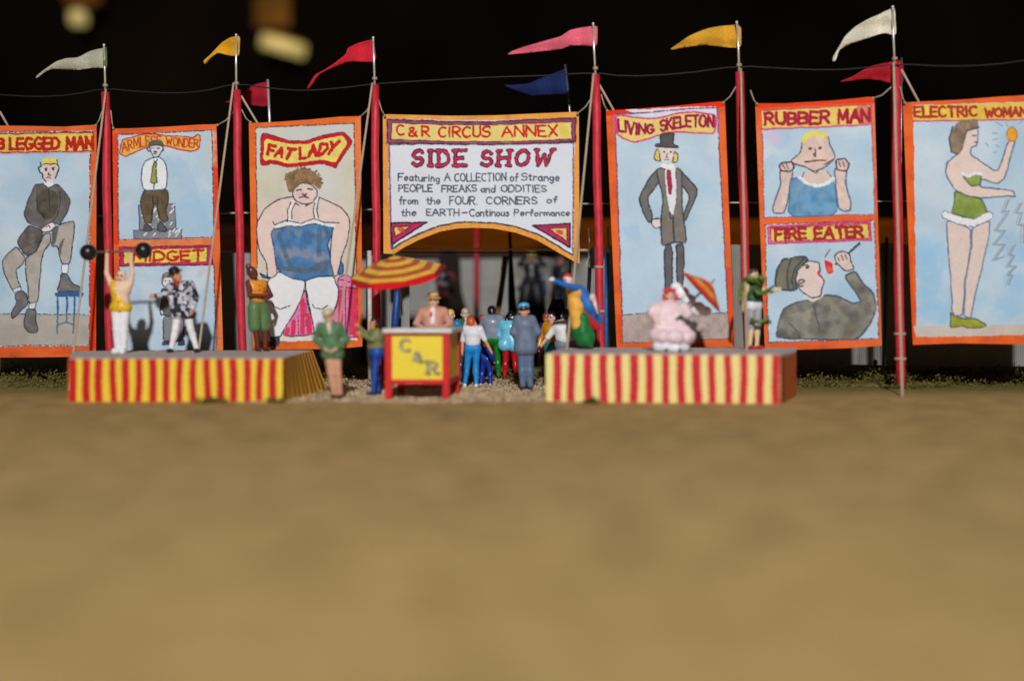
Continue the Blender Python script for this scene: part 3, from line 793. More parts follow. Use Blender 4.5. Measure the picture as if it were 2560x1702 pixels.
# --- 6: man stretching his cheeks above, man with a torch below
def d6(c):
    c.xf(1870, 240, .4082)
    border(c, [(0, -10), (860, -10), (860, 1590), (0, 1590)], None, [OR])
    edge_strip(c, [(50, 60), (780, 25)], (214, 52, 22), 36, .8)
    edge_strip(c, [(775, 60), (785, 500)], (226, 126, 92), 28, .7)
    edge_strip(c, [(60, 200), (66, 500)], LO, 34, .6)
    A = [(86, 90), (752, 52), (778, 724), (100, 746)]
    c.fill(A, SKY, .05, 60, 1, False, .03)
    airy(c, A, 18, 9)
    c.wash([(140, 240), (170, 260)], (200, 178, 200), 40, .6)
    outl(c, A, (150, 80, 110), 4, .3, False)
    B_ = [(104, 790), (772, 764), (802, 1486), (126, 1508)]
    c.fill(B_, (174, 194, 209), .05, 60, 3, False, .03)
    airy(c, B_, 18, 10)
    outl(c, B_, INK, 3.5, .4, False)
    P = [(86, 92), (748, 54), (752, 174), (88, 200)]
    c.fill(P, (220, 188, 96), .10, 14, 2, False, .08)
    c.line([(88, 204), (420, 192), (752, 176)], (190, 54, 112), 12, alpha=.85)
    c.line([(86, 92), (748, 54)], (190, 54, 90), 8, alpha=.8)
    c.fill([(660, 62), (748, 56), (752, 172), (672, 170)], (188, 46, 82), .2, 10, alpha=.6)
    for t, a, b in (('RUBBER', [(106, 106), (300, 104), (496, 92)], [(108, 174), (300, 172), (496, 166)]), ('MAN', [(556, 90), (742, 78)], [(556, 168), (744, 156)])):
        c.text(t, a, b, (160, 34, 60), 20)
    sk = (208, 185, 175)
    for P in ([(196, 450), (276, 450), (256, 560), (228, 716), (160, 720), (150, 690), (166, 640), (200, 540)], [(530, 440), (606, 440), (596, 540), (632, 650), (628, 700), (592, 712), (552, 690), (540, 560)]): shape(c, P, sk, (90, 104, 130), 6, gaps=.05)
    T = [(262, 506), (320, 500), (420, 552), (530, 516), (548, 732), (244, 742)]
    shape(c, T, (96, 144, 180), (70, 100, 136), 4, .18, 22)
    blots(c, T, [(78, 124, 166), (120, 160, 190), (130, 156, 176)], 24, 7)
    c.fill([(340, 460), (490, 450), (516, 500), (425, 546), (322, 502)], sk, .04)
    c.line([(312, 500), (365, 535), (430, 552), (490, 532), (526, 504)], (214, 220, 228), 20)
    strokes(c, [[(342, 465), (330, 498)], [(484, 462), (512, 494)], [(395, 462), (412, 472), (425, 462)]], (90, 100, 120), 4)
    H = [(328, 275), (380, 228), (490, 245), (500, 300), (524, 345), (530, 385), (470, 440), (400, 462), (350, 432), (288, 420), (262, 400), (322, 345), (330, 310)]
    shape(c, H, (208, 183, 172), (70, 76, 92), 5, gaps=.1)
    c.fill([(324, 282), (340, 240), (400, 212), (480, 225), (492, 248), (440, 250), (392, 240), (345, 285)], (228, 200, 84), .12)
    for P in ([(188, 430), (205, 412), (270, 405), (285, 440), (262, 462), (205, 462)], [(535, 395), (590, 382), (622, 420), (606, 460), (548, 452)]):
        shape(c, P, (205, 178, 168), (66, 60, 68), 6)
        m = np.mean(P, axis=0)
        strokes(c, [[m + (-25, -15), m + (-10, 10)], [m + (0, -18), m + (12, 10)]], (90, 74, 76), 4)
    for q in ((380, 322), (442, 318)): c.fill(arc(q[0], q[1], 13, 9, 0, 330, 7), (92, 70, 70), 0)
    strokes(c, [[(412, 325), (412, 372)], [(402, 350), (404, 362)], [(470, 420), (525, 388)]], (90, 76, 78), 5)
    c.line([(348, 404), (410, 398), (474, 396)], (120, 46, 50), 10)
    P = [(120, 802), (746, 768), (756, 882), (126, 906)]
    c.fill(P, (202, 150, 190), .1, 12, 4, False)
    outl(c, P, (186, 60, 112), 10, .05, False)
    P = [(136, 810), (736, 780), (744, 872), (140, 894)]
    c.fill(P, (226, 190, 92), .10, 14, 4, False)
    outl(c, P, (184, 52, 70), 6, .2, False)
    for t, a, b in (('FIRE', [(168, 816), (354, 810)], [(170, 878), (354, 872)]), ('EATER', [(412, 810), (698, 800)], [(412, 876), (704, 862)])):
        c.text(t, a, b, (130, 36, 50), 20)
        c.text(t, a, b, (176, 38, 48), 10)
    FC = [(172, 1484), (190, 1380), (220, 1302), (300, 1260), (400, 1250), (480, 1218), (550, 1225), (640, 1270), (692, 1260), (662, 1200), (600, 1120), (598, 1098), (655, 1074), (700, 1140), (770, 1212), (782, 1300), (752, 1392), (682, 1478), (640, 1492)]
    shape(c, FC, (124, 120, 110), (74, 82, 98), 7, .28, 34)
    blots(c, FC, [(84, 86, 88), (150, 146, 132), (104, 98, 84), (128, 132, 128), (92, 88, 78)], 60, 5, (18, 44), (.35, .8))
    strokes(c, [[(250, 1390), (300, 1440), (320, 1490)], [(690, 1260), (660, 1200)], [(400, 1270), (440, 1440)]], (74, 82, 98), 5, .2)
    c.fill([(350, 1200), (450, 1190), (470, 1225), (400, 1262), (340, 1240)], (196, 204, 190), .06)
    shape(c, [(332, 1025), (372, 1012), (436, 1020), (442, 1070), (430, 1098), (460, 1120), (464, 1140), (450, 1192), (450, 1226), (390, 1240), (330, 1200), (295, 1150), (288, 1080)], (212, 192, 184), (64, 74, 100), 5, .04)
    c.line([(440, 1068), (428, 1092), (448, 1108)], (190, 46, 92), 13)
    shape(c, [(166, 1162), (180, 1050), (215, 1000), (270, 990), (300, 985), (352, 984), (362, 1008), (305, 1060), (290, 1122), (300, 1186), (220, 1190)], (112, 109, 94), (60, 66, 80), 7, .14, 24)
    strokes(c, [[(262, 1000), (240, 1080), (248, 1180)], [(345, 990), (285, 1060), (270, 1130), (280, 1180)]], (66, 70, 78), 6, .1)
    strokes(c, [arc(328, 1145, 22, 20, 60, 330, 9), [(318, 1148), (338, 1142)]], (90, 80, 84), 6)
    c.fill(arc(362, 1052, 13, 10, 0, 330, 8), (84, 66, 70), 0)
    strokes(c, [[(340, 1040), (362, 1036), (376, 1048)]], (84, 66, 70), 4)
    c.line([(540, 1030), (620, 960), (682, 905)], (58, 62, 76), 14)
    shape(c, [(528, 975), (580, 948), (620, 968), (626, 1010), (652, 1060), (602, 1076), (542, 1022)], (208, 187, 177), (64, 66, 84), 5)
    strokes(c, [[(552, 985), (560, 1010)], [(575, 978), (585, 1006)], [(598, 975), (606, 1000)], [(500, 940), (470, 990)]], (84, 66, 70), 4)
    c.fill([(464, 1000), (518, 1020), (524, 1080), (492, 1092), (476, 1062)], (204, 46, 56), .2, 8)
    c.fill([(482, 1040), (512, 1045), (512, 1075), (492, 1080)], (232, 96, 62), .1)
banner('two-panel banner of cheek stretching man over a man with a torch', [(1888, 259), (1960, 259), (2080, 252), (2170, 243), (2186, 244)], [(1912, 872), (2000, 874), (2120, 870), (2204, 864)], d6, OR, 6,
       [((1892, 260), (1876, 226)), ((2182, 246), (2228, 218))], [(0, 'border'), (1, 'upper_picture'), (2, 'upper_title_panel'), (3, 'lower_picture'), (4, 'lower_title_panel')])

# --- 7: woman holding a glowing bulb
def d7(c):
    c.xf(2220, 220, .4208)
    border(c, [(60, 0), (940, 0), (940, 1560), (60, 1560)], None, [(229, 94, 42)])
    edge_strip(c, [(120, 1000), (140, 1500)], (224, 76, 28), 44)
    IN = [(150, 104), (845, 82), (840, 1466), (170, 1480)]
    c.fill(IN, SKY, .05, 70, 1, False, .03)
    airy(c, IN, 30, 11)
    c.wash([(220, 960), (260, 1000), (230, 1080), (250, 1180), (220, 1260), (300, 1330), (700, 1300), (760, 1150), (760, 980)], (140, 184, 214), 80, .6, IN)
    c.fill([(150, 1415), (842, 1405), (842, 1466), (170, 1480)], (192, 178, 168), .06, 30, smooth=False)
    P = [(148, 106), (845, 86), (845, 186), (150, 196)]
    c.fill(P, (224, 186, 74), .1, 20, 2, False, .08)
    c.line([(150, 198), (845, 188)], (190, 60, 130), 9)
    for t, a, b in (('ELECTRIC', [(158, 114), (526, 110)], [(160, 172), (530, 168)]), ('WOMAN', [(576, 126), (822, 114)], [(578, 174), (822, 164)])):
        c.text(t, a, b, (164, 56, 48), 17)
    legs = (209, 189, 180)
    for P in ([(500, 826), (605, 788), (602, 870), (562, 1050), (512, 1250), (492, 1372), (448, 1352), (464, 1100), (500, 950)], [(350, 785), (492, 830), (494, 950), (456, 1150), (444, 1352), (384, 1352), (374, 1150), (350, 880)]): shape(c, P, legs, (94, 112, 142), 5, .04)
    B_ = [(460, 250), (530, 240), (537, 290), (528, 345), (495, 352), (490, 400), (540, 430), (630, 490), (655, 490), (690, 400), (715, 318), (756, 308), (732, 400), (692, 540), (650, 570), (552, 540), (546, 592), (700, 604), (746, 614), (758, 648), (700, 642), (560, 656), (470, 642), (390, 602), (340, 512), (345, 450), (410, 400), (440, 370)]
    shape(c, B_, (211, 191, 182), (84, 98, 126), 5, .04, gaps=.05)
    GD = [(395, 612), (470, 645), (556, 657), (592, 742), (520, 782), (376, 742), (396, 680)]
    shape(c, GD, (132, 150, 72), (76, 90, 80), 5, .16)
    blots(c, GD, [(112, 132, 60), (150, 162, 92)], 14, 12)
    shape(c, [(440, 520), (552, 512), (550, 574), (490, 582)], (132, 150, 72), (76, 90, 80), 5)
    c.line([(438, 508), (480, 525), (520, 505), (556, 512)], (222, 228, 228), 17)
    c.line([(345, 756), (420, 786), (510, 802), (600, 760)], (90, 108, 132), 50)
    c.line([(345, 756), (420, 786), (510, 802), (600, 760)], (222, 226, 230), 40)
    shape(c, [(372, 1330), (386, 1352), (450, 1372), (520, 1370), (582, 1402), (576, 1418), (480, 1428), (440, 1410), (400, 1420), (372, 1420)], (148, 154, 56), (84, 96, 66), 5, .16)
    c.fill([(375, 350), (370, 290), (400, 215), (440, 190), (530, 184), (540, 235), (475, 252), (455, 300), (436, 386), (400, 396), (375, 380)], (132, 112, 96), .25, 12)
    strokes(c, [[(385, 230), (365, 300), (375, 380), (410, 395)], [(455, 300), (470, 255), (538, 236)]], (86, 84, 90), 6)
    strokes(c, [[(500, 285), (525, 282)], [(515, 322), (530, 325)]], (120, 70, 76), 5)
    shape(c, arc(736, 276, 32, 44, 0, 345, 16), (228, 156, 54), (180, 104, 50), 4)
    for z in ([(718, 655), (680, 735), (712, 730), (640, 850), (690, 846), (628, 930), (690, 932), (625, 1025), (680, 1000)], [(790, 680), (755, 740), (790, 740), (770, 810), (800, 815), (795, 880), (800, 920)], [(750, 935), (715, 990), (745, 1000), (705, 1060), (755, 1062), (712, 1110), (735, 1115), (708, 1170)]):
        c.line(z, (212, 214, 222), 12, alpha=.7)
        c.line([(x + 7, y) for x, y in z], (126, 142, 160), 5)
        c.line([(x - 7, y + 3) for x, y in z], (140, 154, 172), 4)
    for q in ([(620, 265), (650, 270)], [(580, 325), (595, 345)], [(640, 205), (680, 225)], [(620, 310), (650, 300)], [(640, 340), (665, 355)], [(775, 215), (800, 195)], [(700, 205), (712, 228)], [(625, 385), (650, 380)]):
        c.line(q, (124, 148, 172), 8, alpha=.8)
banner('banner of a woman in a green bathing suit holding a glowing bulb', [(2257, 262), (2270, 256), (2400, 250), (2500, 242), (2640, 234)], [(2282, 862), (2400, 858), (2500, 860), (2640, 862)], d7, OR, 7,
       [((2262, 257), (2250, 216)), ((2630, 236), (2650, 190))], [(0, 'border'), (1, 'picture'), (2, 'title_panel')])
# ------------------------------------------------------------------ ground
def ground_z(x, y):
    path = np.clip(1 - np.abs(x + 1.7) / 3.2, 0, 1)
    side = np.clip((y - 24.2) / 3.0, 0, 1) * (1 - np.clip(path * 2.5, 0, 1))
    z = (fbm(x, y, 1.1, 1) - .5) * .05 + (fbm(x, y, .35, 4) - .5) * .03
    z = z + side * ((fbm(x, y, .9, 7) - .35) * .26 * np.clip((31.5 - y) / 3, 0, 1))
    # level where the model's pieces stand
    return np.where(y < 25.8, np.minimum(z, .012), z)
xs = np.unique(np.r_[np.linspace(-60, -16, 24), np.linspace(-16, 16, 330), np.linspace(16, 60, 24)])
ys = np.unique(np.r_[np.linspace(-6, 17, 60), np.linspace(17, 33, 230), np.linspace(33, 70, 30)])
GX, GY = np.meshgrid(xs, ys)
GZ = ground_z(GX.ravel(), GY.ravel())
nx = len(xs)
i_ = (np.arange(len(ys) - 1)[:, None] * nx + np.arange(nx - 1)).ravel()
m, nt, b = nodes_of('model_ground')
N, L = nt.nodes.new, nt.links.new
tc = N('ShaderNodeTexCoord')
def noise(sc, det=6, vec=None):
    n = N('ShaderNodeTexNoise')
    n.inputs['Scale'].default_value = sc
    n.inputs['Detail'].default_value = det
    n.inputs['Roughness'].default_value = .65
    L(tc.outputs['Object'] if vec is None else vec, n.inputs['Vector'])
    return n
def ramp(stops, src):
    r = N('ShaderNodeValToRGB')
    while len(r.color_ramp.elements) < len(stops): r.color_ramp.elements.new(.5)
    for e, (p, c) in zip(r.color_ramp.elements, stops):
        e.position = p
        e.color = (*c, 1)
    L(src, r.inputs['Fac'])
    return r
def mixc(f, a, b_):
    n = N('ShaderNodeMix')
    n.data_type = 'RGBA'
    if isinstance(f, float): n.inputs[0].default_value = f
    else: L(f, n.inputs[0])
    L(a, n.inputs[6]); L(b_, n.inputs[7])
    return n.outputs[2]
def mth(op, a, b_=None, clamp=False):
    n = N('ShaderNodeMath')
    n.operation = op
    n.use_clamp = clamp
    for k, v in enumerate((a, b_)):
        if v is None: continue
        if isinstance(v, (int, float)): n.inputs[k].default_value = v
        else: L(v, n.inputs[k])
    return n.outputs[0]
big, mid, fine, grit = noise(.35, 4), noise(1.6, 6), noise(9, 8), noise(38, 4)
soil = ramp([(.28, C(144, 115, 70)), (.5, C(180, 148, 94)), (.74, C(206, 172, 116))], mid.outputs['Fac'])
moss = ramp([(.25, C(74, 68, 36)), (.5, C(122, 112, 60)), (.75, C(164, 148, 92))], fine.outputs['Fac'])
grav = ramp([(.28, C(126, 106, 84)), (.5, C(176, 153, 120)), (.72, C(208, 186, 152))], grit.outputs['Fac'])
sep = N('ShaderNodeSeparateXYZ')
L(tc.outputs['Object'], sep.inputs[0])
ex = mth('ADD', sep.outputs['Y'], mth('MULTIPLY', mth('SUBTRACT', mid.outputs['Fac'], .5), 5.0))
fm = mth('MULTIPLY', mth('SUBTRACT', ex, 22.6), .5, True)
col = mixc(mth('MULTIPLY', fm, .9), soil.outputs['Color'], moss.outputs['Color'])
green = ramp([(.5, (0, 0, 0)), (.68, (1, 1, 1))], big.outputs['Fac'])
col = mixc(mth('MULTIPLY', green.outputs['Color'], .35), col, moss.outputs['Color'])
px = mth('SUBTRACT', 1.0, mth('MULTIPLY', mth('ABSOLUTE', mth('ADD', sep.outputs['X'], 1.6)), .30), True)
py = mth('MULTIPLY', mth('SUBTRACT', ex, 21.3), .9, True)
fg = mth('MULTIPLY', mth('MULTIPLY', mth('MULTIPLY', px, 2.2, True), py), .95)
col = mixc(fg, col, grav.outputs['Color'])
L(col, b.inputs['Base Color'])
b.inputs['Roughness'].default_value = .95
b.inputs['Specular IOR Level'].default_value = .15
bp = N('ShaderNodeBump')
bp.inputs['Strength'].default_value = .8
bp.inputs['Distance'].default_value = .05
L(mth('ADD', fine.outputs['Fac'], grit.outputs['Fac']), bp.inputs['Height'])
L(bp.outputs['Normal'], b.inputs['Normal'])
g = mesh_obj('ground', np.c_[GX.ravel(), GY.ravel(), GZ], np.c_[i_, i_ + 1, i_ + nx + 1, i_ + nx], m, None, True)
tag(g, kind='structure')

# scrub along the back of the ground: many small leaf flakes
def flakes(name, pts, size, mat, label, rng):
    v, f = [], []
    for (x, y, z) in pts:
        a = Vector((rng.gauss(0, 1), rng.gauss(0, 1), rng.gauss(0, 1))).normalized()
        u = a.orthogonal().normalized()
        w_ = a.cross(u)
        s = size * rng.uniform(.5, 1.5)
        n = len(v)
        p = Vector((x, y, z))
        v += [p + u * s, p + w_ * s * .7, p - u * s, p - w_ * s * .7 + a * s * .5]
        f += [(n, n + 1, n + 2), (n, n + 2, n + 3)]
    o = mesh_obj(name, v, f, mat)
    return tag(o, kind='stuff')
rng = random.Random(11)
pts = []
while len(pts) < 24000:
    x, y = rng.uniform(-16, 15), rng.uniform(25.9, 30.6)
    if -4.6 < x < 1.2 and rng.random() < (.93 if y < 27.5 else .6): continue
    h = float(fbm(np.array([x]), np.array([y]), .8, 9)[0])
    if rng.random() > (h - .36) * 5: continue
    z0 = float(ground_z(np.array([x]), np.array([y]))[0])
    pts.append((x, y, z0 + rng.random() ** 2 * (h - .3) * .75))
for cx_, cy_, n_, sp in ((at(527, 1000, 21.5).x, 21.5, 260, .13), (at(690, 1000, 21.55).x, 21.5, 120, .1), (at(1480, 1000, 21.2).x, 21.25, 140, .1), (at(2250, 970, 25.1).x, 25.1, 300, .22), (at(2330, 960, 25.4).x, 25.5, 200, .3), (at(2060, 960, 25.4).x, 25.8, 260, .4), (at(90, 960, 25.6).x, 25.6, 320, .5)):
    for _ in range(n_):
        x, y = rng.gauss(cx_, sp), rng.gauss(cy_, sp * .5)
        pts.append((x, y, float(ground_z(np.array([x]), np.array([y]))[0]) + abs(rng.gauss(0, .05))))
flakes('scrub', pts, .032, paint('scrub_flock', C(94, 86, 46), .95, .6, 2.2, 0, .05), '', rng)
pts = []
for _ in range(7000):
    x, y = rng.gauss(-1.6, 2.2), rng.uniform(21.4, 29)
    if abs(x + 1.7) > 4: continue
    pts.append((x, y, float(ground_z(np.array([x]), np.array([y]))[0]) + .006))
mb = MB()
for p in pts:
    r = .016 * rng.uniform(.5, 2.1)
    P = Vector(p)
    mb.add([P + Vector((r, 0, 0)), P + Vector((-r, r * .2, 0)), P + Vector((0, r, 0)), P + Vector((0, -r, .2 * r)), P + Vector((0, 0, r)), P - Vector((0, 0, r))],
           [(0, 2, 4), (2, 1, 4), (1, 3, 4), (3, 0, 4), (2, 0, 5), (1, 2, 5), (3, 1, 5), (0, 3, 5)])
tag(mb.build('gravel', paint('gravel_chips', C(186, 164, 132), .9, .4, 2.5, 0, .2)), kind='stuff')

# ------------------------------------------------------------------ red posts with pennants
WOOD_RED = paint('red_stained_wood', C(186, 38, 52), .5, .28, 16, .25, .4, stretch=(1, 1, .22), bscale=30)
PIN = paint('polished_pin', (.82, .79, .74), .3, .1, 4, 0, .5, .55)
ROPE = paint('tan_rope', C(172, 150, 128), .9, .15, 30)
def pennant_mesh(name, poly, d, mat, parent, seed, hem=None):
    P = smooth_poly(poly, True, 2, .14)
    x1 = max(p[0] for p in poly)
    lo, hi = P.min(0), P.max(0)
    pts = [Vector(p) for p in P]
    nb = len(pts)
    def ins(x, y):
        r = False
        for i in range(nb):
            a, b_ = P[i], P[(i + 1) % nb]
            if (a[1] > y) != (b_[1] > y) and x < (b_[0] - a[0]) * (y - a[1]) / (b_[1] - a[1]) + a[0]: r = not r
        return r
    st = 5.0
    y = lo[1]
    while y < hi[1]:
        x = lo[0]
        while x < hi[0]:
            if ins(x, y): pts.append(Vector((x + random.uniform(-1, 1), y + random.uniform(-1, 1))))
            x += st
        y += st
    v2, _, fs, *_ = delaunay_2d_cdt(pts, [(i, (i + 1) % nb) for i in range(nb)], [], 1, 1e-4)
    V = []
    for p in v2:
        k = (x1 - p.x) / 60.0
        dd = d + .05 + .22 * math.sin(k * 2.1 + seed) * min(1, k * 1.4) + .05 * math.sin(p.y / 9 + seed)
        V.append(at(p.x, p.y, dd))
    o = mesh_obj(name, V, [tuple(f) for f in fs], mat, parent, True)
    so = o.modifiers.new('cloth', 'SOLIDIFY')
    so.thickness = .012
    return o
def cloth_mat(name, c): return paint(name, C(*c), .85, .16, 22, .3, .15, bscale=90)
def post(x0, y0, x1, y1, d0, d1_, pin, poly, fcol, fname, label, r=.098, tie=None, hem=None):
    """top pixel, bottom pixel and their distances"""
    A, B_ = at(x0, y0, d0), at(x1, y1, d1_)
    B_.z = min(B_.z, -.02)
    root = empty('flag_post', (B_.x, B_.y, 0))
    tag(root, label, 'flag post', 'red wooden posts with pennants')
    m = MB()
    n = 9
    pts = [A.lerp(B_, i / n) + Vector((.012 * math.sin(i * 1.7 + x0), 0, 0)) for i in range(n + 1)]
    m.tube(pts, [r * .98] + [r * (1 + .03 * math.sin(i * 2.3)) for i in range(1, n + 1)], 14)
    m.build('pole', WOOD_RED, root, True)
    p0, p1 = at(pin[0], pin[1], d0), at(pin[2], pin[3], d0)
    m = MB()
    m.tube([p0, p1.lerp(p0, .5), A + Vector((0, 0, -.05))], .026, 8)
    m.ball(p0, .036, 8)
    m.build('pin', PIN, root, True)
    pennant_mesh('pennant', poly, d0, cloth_mat(fname, fcol), root, x0)
    if hem:
        pennant_mesh('hem', hem[0], d0 - .03, cloth_mat(hem[1], hem[2]), root, x0)
    m = MB()
    c_ = A + Vector((0, 0, .14))
    for k in range(3):
        m.tube([c_ + Vector((.05 * math.cos(a), .05 * math.sin(a), .02 * k)) for a in np.linspace(0, 6.2, 9)], .016, 6)
    m.build('rope_loop', CORD, root, True)
    if tie:
        for yy in tie:
            m = MB()
            t = (yy - y0) / (y1 - y0)
            c_ = A.lerp(B_, t)
            for k in (-1, 1):
                m.tube([c_ + Vector(((r + .014) * math.cos(a), (r + .014) * math.sin(a), k * .014)) for a in np.linspace(0, 6.28, 15)], .016, 6)
            m.build('rope_tie', ROPE, root, True)
    return root
def q6(L_, x0, y0, k): return [(x0 + x * k, y0 + y * k) for x, y in L_]
pd = lambda x: dban(x) - .10
post(263.6, 231, 275, 885, pd(262), pd(262) - .1, (260, 113, 264, 222), q6([(795, 58), (800, 215), (720, 210), (590, 228), (400, 218), (350, 235), (275, 293), (270, 280), (320, 235), (420, 165), (500, 140), (590, 135), (680, 85), (780, 62)], 0, 100, .3316),
     (168, 166, 146), 'pale_grey_cloth', 'red post with a grey green pennant right of the blue stool banner', tie=(849,), hem=(q6([(776, 62), (807, 55), (809, 216), (780, 212)], 0, 100, .3316), 'olive_cloth', (98, 104, 52)))
post(591, 226, 607, 880, pd(598), pd(598) - .1, (590.5, 88, 590, 222), q6([(1418, 212), (1412, 335), (1350, 330), (1285, 312), (1240, 345), (1208, 382), (1198, 360), (1240, 325), (1285, 275), (1310, 250), (1360, 222)], 0, 0, .4239),
     (206, 150, 34), 'ochre_cloth', 'red post with a short curled ochre pennant left of the large woman banner', tie=(842,))
post(937, 214, 944, 900, pd(940), pd(940) - .1, (933, 95, 937, 208), q6([(2205, 228), (2222, 370), (2060, 362), (1945, 405), (1880, 440), (1822, 525), (1808, 525), (1855, 445), (1920, 410), (1985, 365), (2040, 320), (2050, 285), (2110, 255), (2200, 232)], 0, 0, .4239),
     (192, 36, 52), 'crimson_cloth', 'red post with a ragged crimson pennant left of the white sign', r=.095, tie=(770,))
post(1489, 189, 1504, 905, pd(1492), pd(1492) - .1, (1483, 60, 1487, 180), q6([(938, 185), (935, 330), (850, 322), (740, 322), (690, 345), (560, 360), (300, 388), (330, 365), (420, 330), (600, 280), (680, 258), (740, 215), (800, 200), (905, 185)], 1160, 0, .3561),
     (217, 98, 118), 'pink_cloth', 'red post with a long pink pennant right of the white sign', tie=(628, 729))
post(1848, 181, 1873, 905, pd(1855), pd(1855) - .1, (1842, 56, 1850, 182), q6([(1945, 175), (1948, 338), (1850, 335), (1760, 325), (1690, 315), (1600, 325), (1440, 355), (1500, 310), (1580, 255), (1700, 205), (1800, 185)], 1160, 0, .3561),
     (206, 152, 48), 'gold_cloth', 'red post with a broad gold pennant between the thin man and cheek stretcher banners', tie=(826,))
post(2237, 165, 2252, 972, 25.2, 25.15, (2232, 18, 2235, 158), q6([(1095, 55), (1108, 265), (1020, 240), (860, 290), (760, 320), (690, 365), (668, 440), (645, 450), (645, 420), (690, 340), (730, 270), (800, 200), (900, 140), (1060, 70)], 1860, 0, .3443),
     (204, 198, 178), 'cream_cloth', 'tall red post with a cream pennant left of the green suited woman banner', r=.11, tie=(833, 895))
# pennants on thin wires further back
def back_flag(poly, wire, d, fcol, fname, label, wmat):
    base = at(wire[2], wire[3], d)
    root = empty('pennant', (base.x, d, 0))
    tag(root, label, 'pennant', 'pennants on thin wires behind the banners')
    m = MB()
    m.tube([at(wire[0], wire[1], d), base, (base.x, d, -.02)], .03, 8)
    m.build('wire_pole', wmat, root, True)
    pennant_mesh('flag', poly, d, cloth_mat(fname, fcol), root, wire[0])
WIRE = paint('grey_steel_wire', (.32, .32, .34), .35, .1, 4, 0, .5, .8)
back_flag(q6([(1580, 480), (1590, 630), (1500, 625), (1430, 605), (1310, 605), (1420, 580), (1450, 540), (1500, 500)], 0, 0, .4239), (669.5, 200, 674, 300), 28.9, (158, 28, 44), 'dark_red_cloth', 'dark red pennant on a shiny wire above the large woman banner', PIN)
back_flag(q6([(718, 480), (745, 660), (600, 665), (480, 675), (400, 650), (275, 600), (350, 598), (450, 590), (520, 560), (620, 520)], 1160, 0, .3561), (1413, 162, 1425, 285), 28.6, (30, 40, 86), 'navy_cloth', 'navy blue pennant on a thin wire above the white sign', WIRE)
back_flag(q6([(1070, 452), (1155, 438), (1160, 612), (1060, 605), (990, 585), (880, 575), (680, 600), (800, 550), (870, 505), (950, 475)], 1860, 0, .3443), (2254, 145, 2253, 330), 28.0, (176, 34, 42), 'bright_red_cloth', 'red pennant on a thin wire partly behind the tall cream pennant post', WIRE)
# ------------------------------------------------------------------ ropes
def rope(name, label, pts, r, mat, cat='rope', group=None):
    A = pts[0]
    m = MB()
    m.tube(pts, r, 7)
    o = m.build(name, mat, None, True, loc=pts[-1])
    return tag(o, label, cat, group)
def to_ground(a, b, d0, k):
    """line through two pixels, from distance d0 at the first; k = metres nearer per pixel of fall"""
    A = at(a[0], a[1], d0)
    y = a[1]
    P = [A]
    while True:
        y += 30
        x = a[0] + (b[0] - a[0]) * (y - a[1]) / (b[1] - a[1])
        p = at(x, y, d0 - k * (y - a[1]))
        P.append(p)
        if p.z < -.02 or y > 1200: break
    return P
GR = 'guy ropes pegged in front of the banners'
rope('guy_rope', 'tan guy rope slanting down across the blue stool banner', to_ground((265, 224), (182, 893), pd(262) - .1, .0024), .026, ROPE, group=GR)
rope('guy_rope', 'tan guy rope slanting across the right edge of the small man banner', to_ground((584, 208), (497, 875), pd(590) - .1, .0024), .026, ROPE, group=GR)
rope('guy_rope', 'tan guy rope slanting across the large woman banner', to_ground((931, 208), (846, 830), pd(935) - .1, .0024), .026, ROPE, group=GR)
rope('guy_rope', 'tan guy rope slanting along the right edge of the white sign', to_ground((1484, 184), (1438, 660), pd(1490) - .1, .0024), .026, ROPE, group=GR)
rope('guy_rope', 'tan guy rope falling in front of the gold pennant post', to_ground((1852, 172), (1861, 600), pd(1850) - .12, .003), .026, ROPE, group=GR)
rope('guy_rope', 'thick tan guy rope falling in front of the cream pennant post', to_ground((2234, 158), (2246, 620), 25.05, .0024), .03, ROPE, group=GR)
BR = 'back guy ropes behind the banners'
for (a, b, lab) in (((0, 280), (20, 315), 'back guy rope at the left end above the blue stool banner'), ((603, 240), (640, 302), 'back guy rope above the left corner of the large woman banner'),
                    ((1498, 212), (1534, 276), 'back guy rope above the left corner of the thin man banner'), ((2254, 175), (2292, 246), 'back guy rope above the left corner of the green suited woman banner')):
    d0 = dban(a[0])
    A, B_ = at(a[0], a[1], d0), at(b[0], b[1], d0 + .42)
    rope('guy_rope', lab, [A, A + (B_ - A) * 4.2], .026, ROPE, group=BR)
wp = [(-40, 236), (0, 237), (90, 243), (180, 238), (262, 221), (350, 230), (430, 234), (510, 229), (590, 209), (680, 222), (760, 228), (860, 220), (937, 210), (1100, 200), (1240, 193), (1360, 190), (1487, 182), (1560, 192), (1700, 186), (1848, 165), (1960, 172), (2060, 176), (2150, 172), (2237, 160), (2370, 167), (2480, 163), (2560, 152), (2640, 140)]
rope('wire', 'dark wire sagging between the tops of all red posts', [at(x, y, pd(x) + .02) for x, y in smooth_poly(wp, False, 1)], .017, paint('dark_wire', (.012, .012, .014), .6, .1, 5), 'wire')
TW = paint('white_twine', C(205, 196, 182), .9, .3, 60)
rope('twine', 'pale twine stretched behind all the banners at mid height', [at(-60, 545, 29.1), at(640, 532, 29), at(1440, 510, 28.8), at(2080, 505, 28.4), at(2700, 498, 28)], .018, TW, 'twine')
rope('twine', 'short white twine across the top of the tent entrance', [at(1000, 622, 29.3), at(1100, 622.5, 29.2), at(1290, 623, 29.1), at(1482, 626, 29)], .028, TW, 'twine')
rope('twine', 'thin dark twine just below the white twine at the entrance', [at(1000, 631, 29.4), at(1290, 632, 29.3), at(1482, 634, 29.2)], .02, paint('brown_twine', (.06, .045, .03), .9, .2, 20), 'twine')
